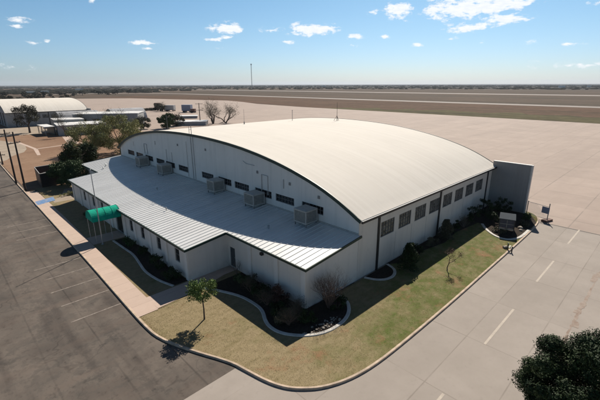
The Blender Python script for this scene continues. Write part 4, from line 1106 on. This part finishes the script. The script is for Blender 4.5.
# ------------------------------------------------------------------ haze
HAZE = True
if HAZE:
    b = MB(); b.box(-9000, 16000, -9000, 16000, -1.2, 125)
    m = bpy.data.materials.new('haze_air'); m.use_nodes = True; nt_ = m.node_tree; nt_.nodes.clear()
    out = nt_.nodes.new('ShaderNodeOutputMaterial'); pv = nt_.nodes.new('ShaderNodeVolumePrincipled')
    pv.inputs['Color'].default_value = (.80,.88,1,1); pv.inputs['Density'].default_value = 4.5e-5; pv.inputs['Anisotropy'].default_value = .2
    nt_.links.new(pv.outputs[0], out.inputs['Volume'])
    tag(b.build('haze', m), 'thin pale haze over the plain', 'haze', kind='stuff')

# ------------------------------------------------------------------ sun, sky with small cumulus, camera
sd = Vector((1.0, .5, 1.0)).normalized(); el = math.asin(sd.z); az = math.atan2(sd.x, sd.y)
ld = bpy.data.lights.new('sun', 'SUN'); ld.energy = 4.7; ld.angle = math.radians(.53); ld.color = (1, .93, .83)
lo = bpy.data.objects.new('sun', ld); link(lo); lo.rotation_euler = (-sd).to_track_quat('-Z', 'Y').to_euler(); lo.location = sd*300

W = bpy.data.worlds.new('World'); scene.world = W; W.use_nodes = True; nt = W.node_tree; nt.nodes.clear()
N = nt.nodes.new; Lk = nt.links.new
out = N('ShaderNodeOutputWorld'); bg = N('ShaderNodeBackground'); Lk(bg.outputs[0], out.inputs[0])
sky = N('ShaderNodeTexSky'); sky.sky_type = 'NISHITA'; sky.sun_disc = False; sky.sun_elevation = el; sky.sun_rotation = az
sky.altitude = 100; sky.air_density = 1.0; sky.dust_density = .6; sky.ozone_density = 2.0
bg.inputs['Strength'].default_value = .068
tc = N('ShaderNodeTexCoord'); sep = N('ShaderNodeSeparateXYZ'); Lk(tc.outputs['Generated'], sep.inputs[0])
def mth(op, a, b=0.0, c=None, clamp=False):
    m = N('ShaderNodeMath'); m.operation = op; m.use_clamp = clamp
    for i, x in enumerate((a, b) if c is None else (a, b, c)):
        if isinstance(x, (int, float)): m.inputs[i].default_value = x
        else: Lk(x, m.inputs[i])
    return m.outputs[0]
azn = mth('ARCTAN2', sep.outputs[1], sep.outputs[0]); eln = mth('ARCSINE', sep.outputs[2])
comb = N('ShaderNodeCombineXYZ'); Lk(azn, comb.inputs[0]); Lk(eln, comb.inputs[1])
# clouds measured as (azimuth, elevation, half width, half height) in degrees
CAMF, PITCH, YAW, ROLL = 376.53, .29785765, .79466152, -.00285845
fw = Vector((math.cos(PITCH)*math.cos(YAW), math.cos(PITCH)*math.sin(YAW), -math.sin(PITCH)))
rt = fw.cross(Vector((0,0,1))).normalized(); up_ = rt.cross(fw)
rt2 = rt*math.cos(ROLL)+up_*math.sin(ROLL); up2 = -rt*math.sin(ROLL)+up_*math.cos(ROLL)
def bearing(px, py):
    d = (fw*CAMF + rt2*(px-300) + up2*(200-py)).normalized(); return math.atan2(d.y, d.x), math.asin(d.z)
CLOUDS = [(19,20,13,3.2,1),(17,26.5,8,2,.7),(48,42,6,2,.75),(31,43,5,2,.5),(141,42.5,16,3,.95),(148,48,7,1.5,.6),(92,1,3,2,.6),(228,28.5,17,6,1.15),(212,39,10,2.5,.85),(228,37,8,2,.8),(271,30,9,3,.75),(287,42,8,2,.6),(310,29.5,26,6.5,1.2),(334,24,5,2,.6),(357,36.5,9,3,.8),(356,45,6,1.6,.5),
          (374,11,6,3,.6),(398,11,15,8,1.2),(386,37,5,3,.5),(417,45.5,8,2,.8),(405,21,5,2,.3),(436,9,16,6,.8),(466,7,44,12,1.25),(505,4,30,8,1.2),(505,18.5,24,5.5,1.1),(470,27,26,5,1.15),(452,39,9,2.2,.8),(480,43,5,1.5,.4),(567,44,13,2.2,.65),(536,40,8,3,.3),(585,65,22,3,.42),(525,66,28,2.5,.25),(8,66,12,2.5,.3),(35,68,14,2,.2),(225,48,7,1.5,.3),(596,2,10,3,.6)]
best = None
for (px, py, wx, wy, am) in CLOUDS:
    a0, e0 = bearing(px, py); a1, _ = bearing(px-wx, py); _, e1 = bearing(px, py-wy)
    s = N('ShaderNodeVectorMath'); s.operation = 'SUBTRACT'; Lk(comb.outputs[0], s.inputs[0]); s.inputs[1].default_value = (a0, e0, 0)
    m = N('ShaderNodeVectorMath'); m.operation = 'MULTIPLY'; Lk(s.outputs[0], m.inputs[0]); m.inputs[1].default_value = (1/abs(a1-a0), 1/abs(e1-e0), 0)
    l = N('ShaderNodeVectorMath'); l.operation = 'LENGTH'; Lk(m.outputs[0], l.inputs[0])
    v = mth('MULTIPLY', mth('SUBTRACT', 1.25, l.outputs['Value']), am)
    best = v if best is None else mth('MAXIMUM', best, v)
def wnoise(scale, sy, detail, rough=.6):
    mp = N('ShaderNodeMapping'); Lk(comb.outputs[0], mp.inputs['Vector']); mp.inputs['Scale'].default_value = (1, sy, 1)
    n_ = N('ShaderNodeTexNoise'); Lk(mp.outputs[0], n_.inputs['Vector']); n_.inputs['Scale'].default_value = scale; n_.inputs['Detail'].default_value = detail; n_.inputs['Roughness'].default_value = rough
    return n_.outputs['Fac']
nz1 = wnoise(32, 2.1, 7, .62); nz2 = wnoise(90, 1.8, 5, .6)
dens = mth('ADD', best, mth('MULTIPLY', mth('SUBTRACT', nz1, .5), 4.2))
dens = mth('ADD', dens, mth('MULTIPLY', mth('SUBTRACT', nz2, .5), 1.2))
mr = N('ShaderNodeMapRange'); mr.clamp = True; mr.interpolation_type = 'SMOOTHSTEP'; Lk(dens, mr.inputs['Value']); mr.inputs['From Min'].default_value = .15; mr.inputs['From Max'].default_value = .95
gate_ = N('ShaderNodeMapRange'); gate_.clamp = True; Lk(best, gate_.inputs['Value']); gate_.inputs['From Min'].default_value = -.35; gate_.inputs['From Max'].default_value = .25
alpha = mth('MULTIPLY', mr.outputs['Result'], gate_.outputs['Result'])
alpha = mth('MULTIPLY', alpha, .92)
cc = N('ShaderNodeMix'); cc.data_type = 'RGBA'; Lk(wnoise(60, 3, 4), cc.inputs[0]); cc.inputs[6].default_value = (8.6,9.1,9.8,1); cc.inputs[7].default_value = (12.2,12.1,12.0,1)
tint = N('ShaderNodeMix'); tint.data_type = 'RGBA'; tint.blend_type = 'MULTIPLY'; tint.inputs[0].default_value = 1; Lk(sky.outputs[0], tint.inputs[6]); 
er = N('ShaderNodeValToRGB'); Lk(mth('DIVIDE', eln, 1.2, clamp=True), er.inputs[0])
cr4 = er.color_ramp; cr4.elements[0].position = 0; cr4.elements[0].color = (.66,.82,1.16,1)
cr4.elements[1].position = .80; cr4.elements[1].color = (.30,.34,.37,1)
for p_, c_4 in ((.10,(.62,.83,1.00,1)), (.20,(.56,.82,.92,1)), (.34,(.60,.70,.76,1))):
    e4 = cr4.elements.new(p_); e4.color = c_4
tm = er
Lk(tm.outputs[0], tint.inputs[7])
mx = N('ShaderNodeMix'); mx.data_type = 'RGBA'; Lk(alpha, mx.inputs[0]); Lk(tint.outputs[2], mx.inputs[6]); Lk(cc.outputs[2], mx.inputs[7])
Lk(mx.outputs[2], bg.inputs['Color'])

cd = bpy.data.cameras.new('camera'); cam = bpy.data.objects.new('camera', cd); link(cam)
cd.sensor_width = 36; cd.lens = CAMF/600*36; cd.clip_end = 60000; cd.clip_start = .5
mt = Matrix.Identity(4)
for i in range(3): mt[i][0] = rt2[i]; mt[i][1] = up2[i]; mt[i][2] = -fw[i]
mt.translation = Vector((0,0,18)); cam.matrix_world = mt
scene.camera = cam
vs = scene.view_settings; vs.view_transform = 'Standard'; vs.look = 'None'; vs.exposure = .50; vs.gamma = 1; vs.use_curve_mapping = False
cy_ = scene.cycles; cy_.use_denoising = True; cy_.max_bounces = 6; cy_.volume_bounces = 0; cy_.transparent_max_bounces = 6
cy_.use_adaptive_sampling = True; cy_.adaptive_threshold = .01
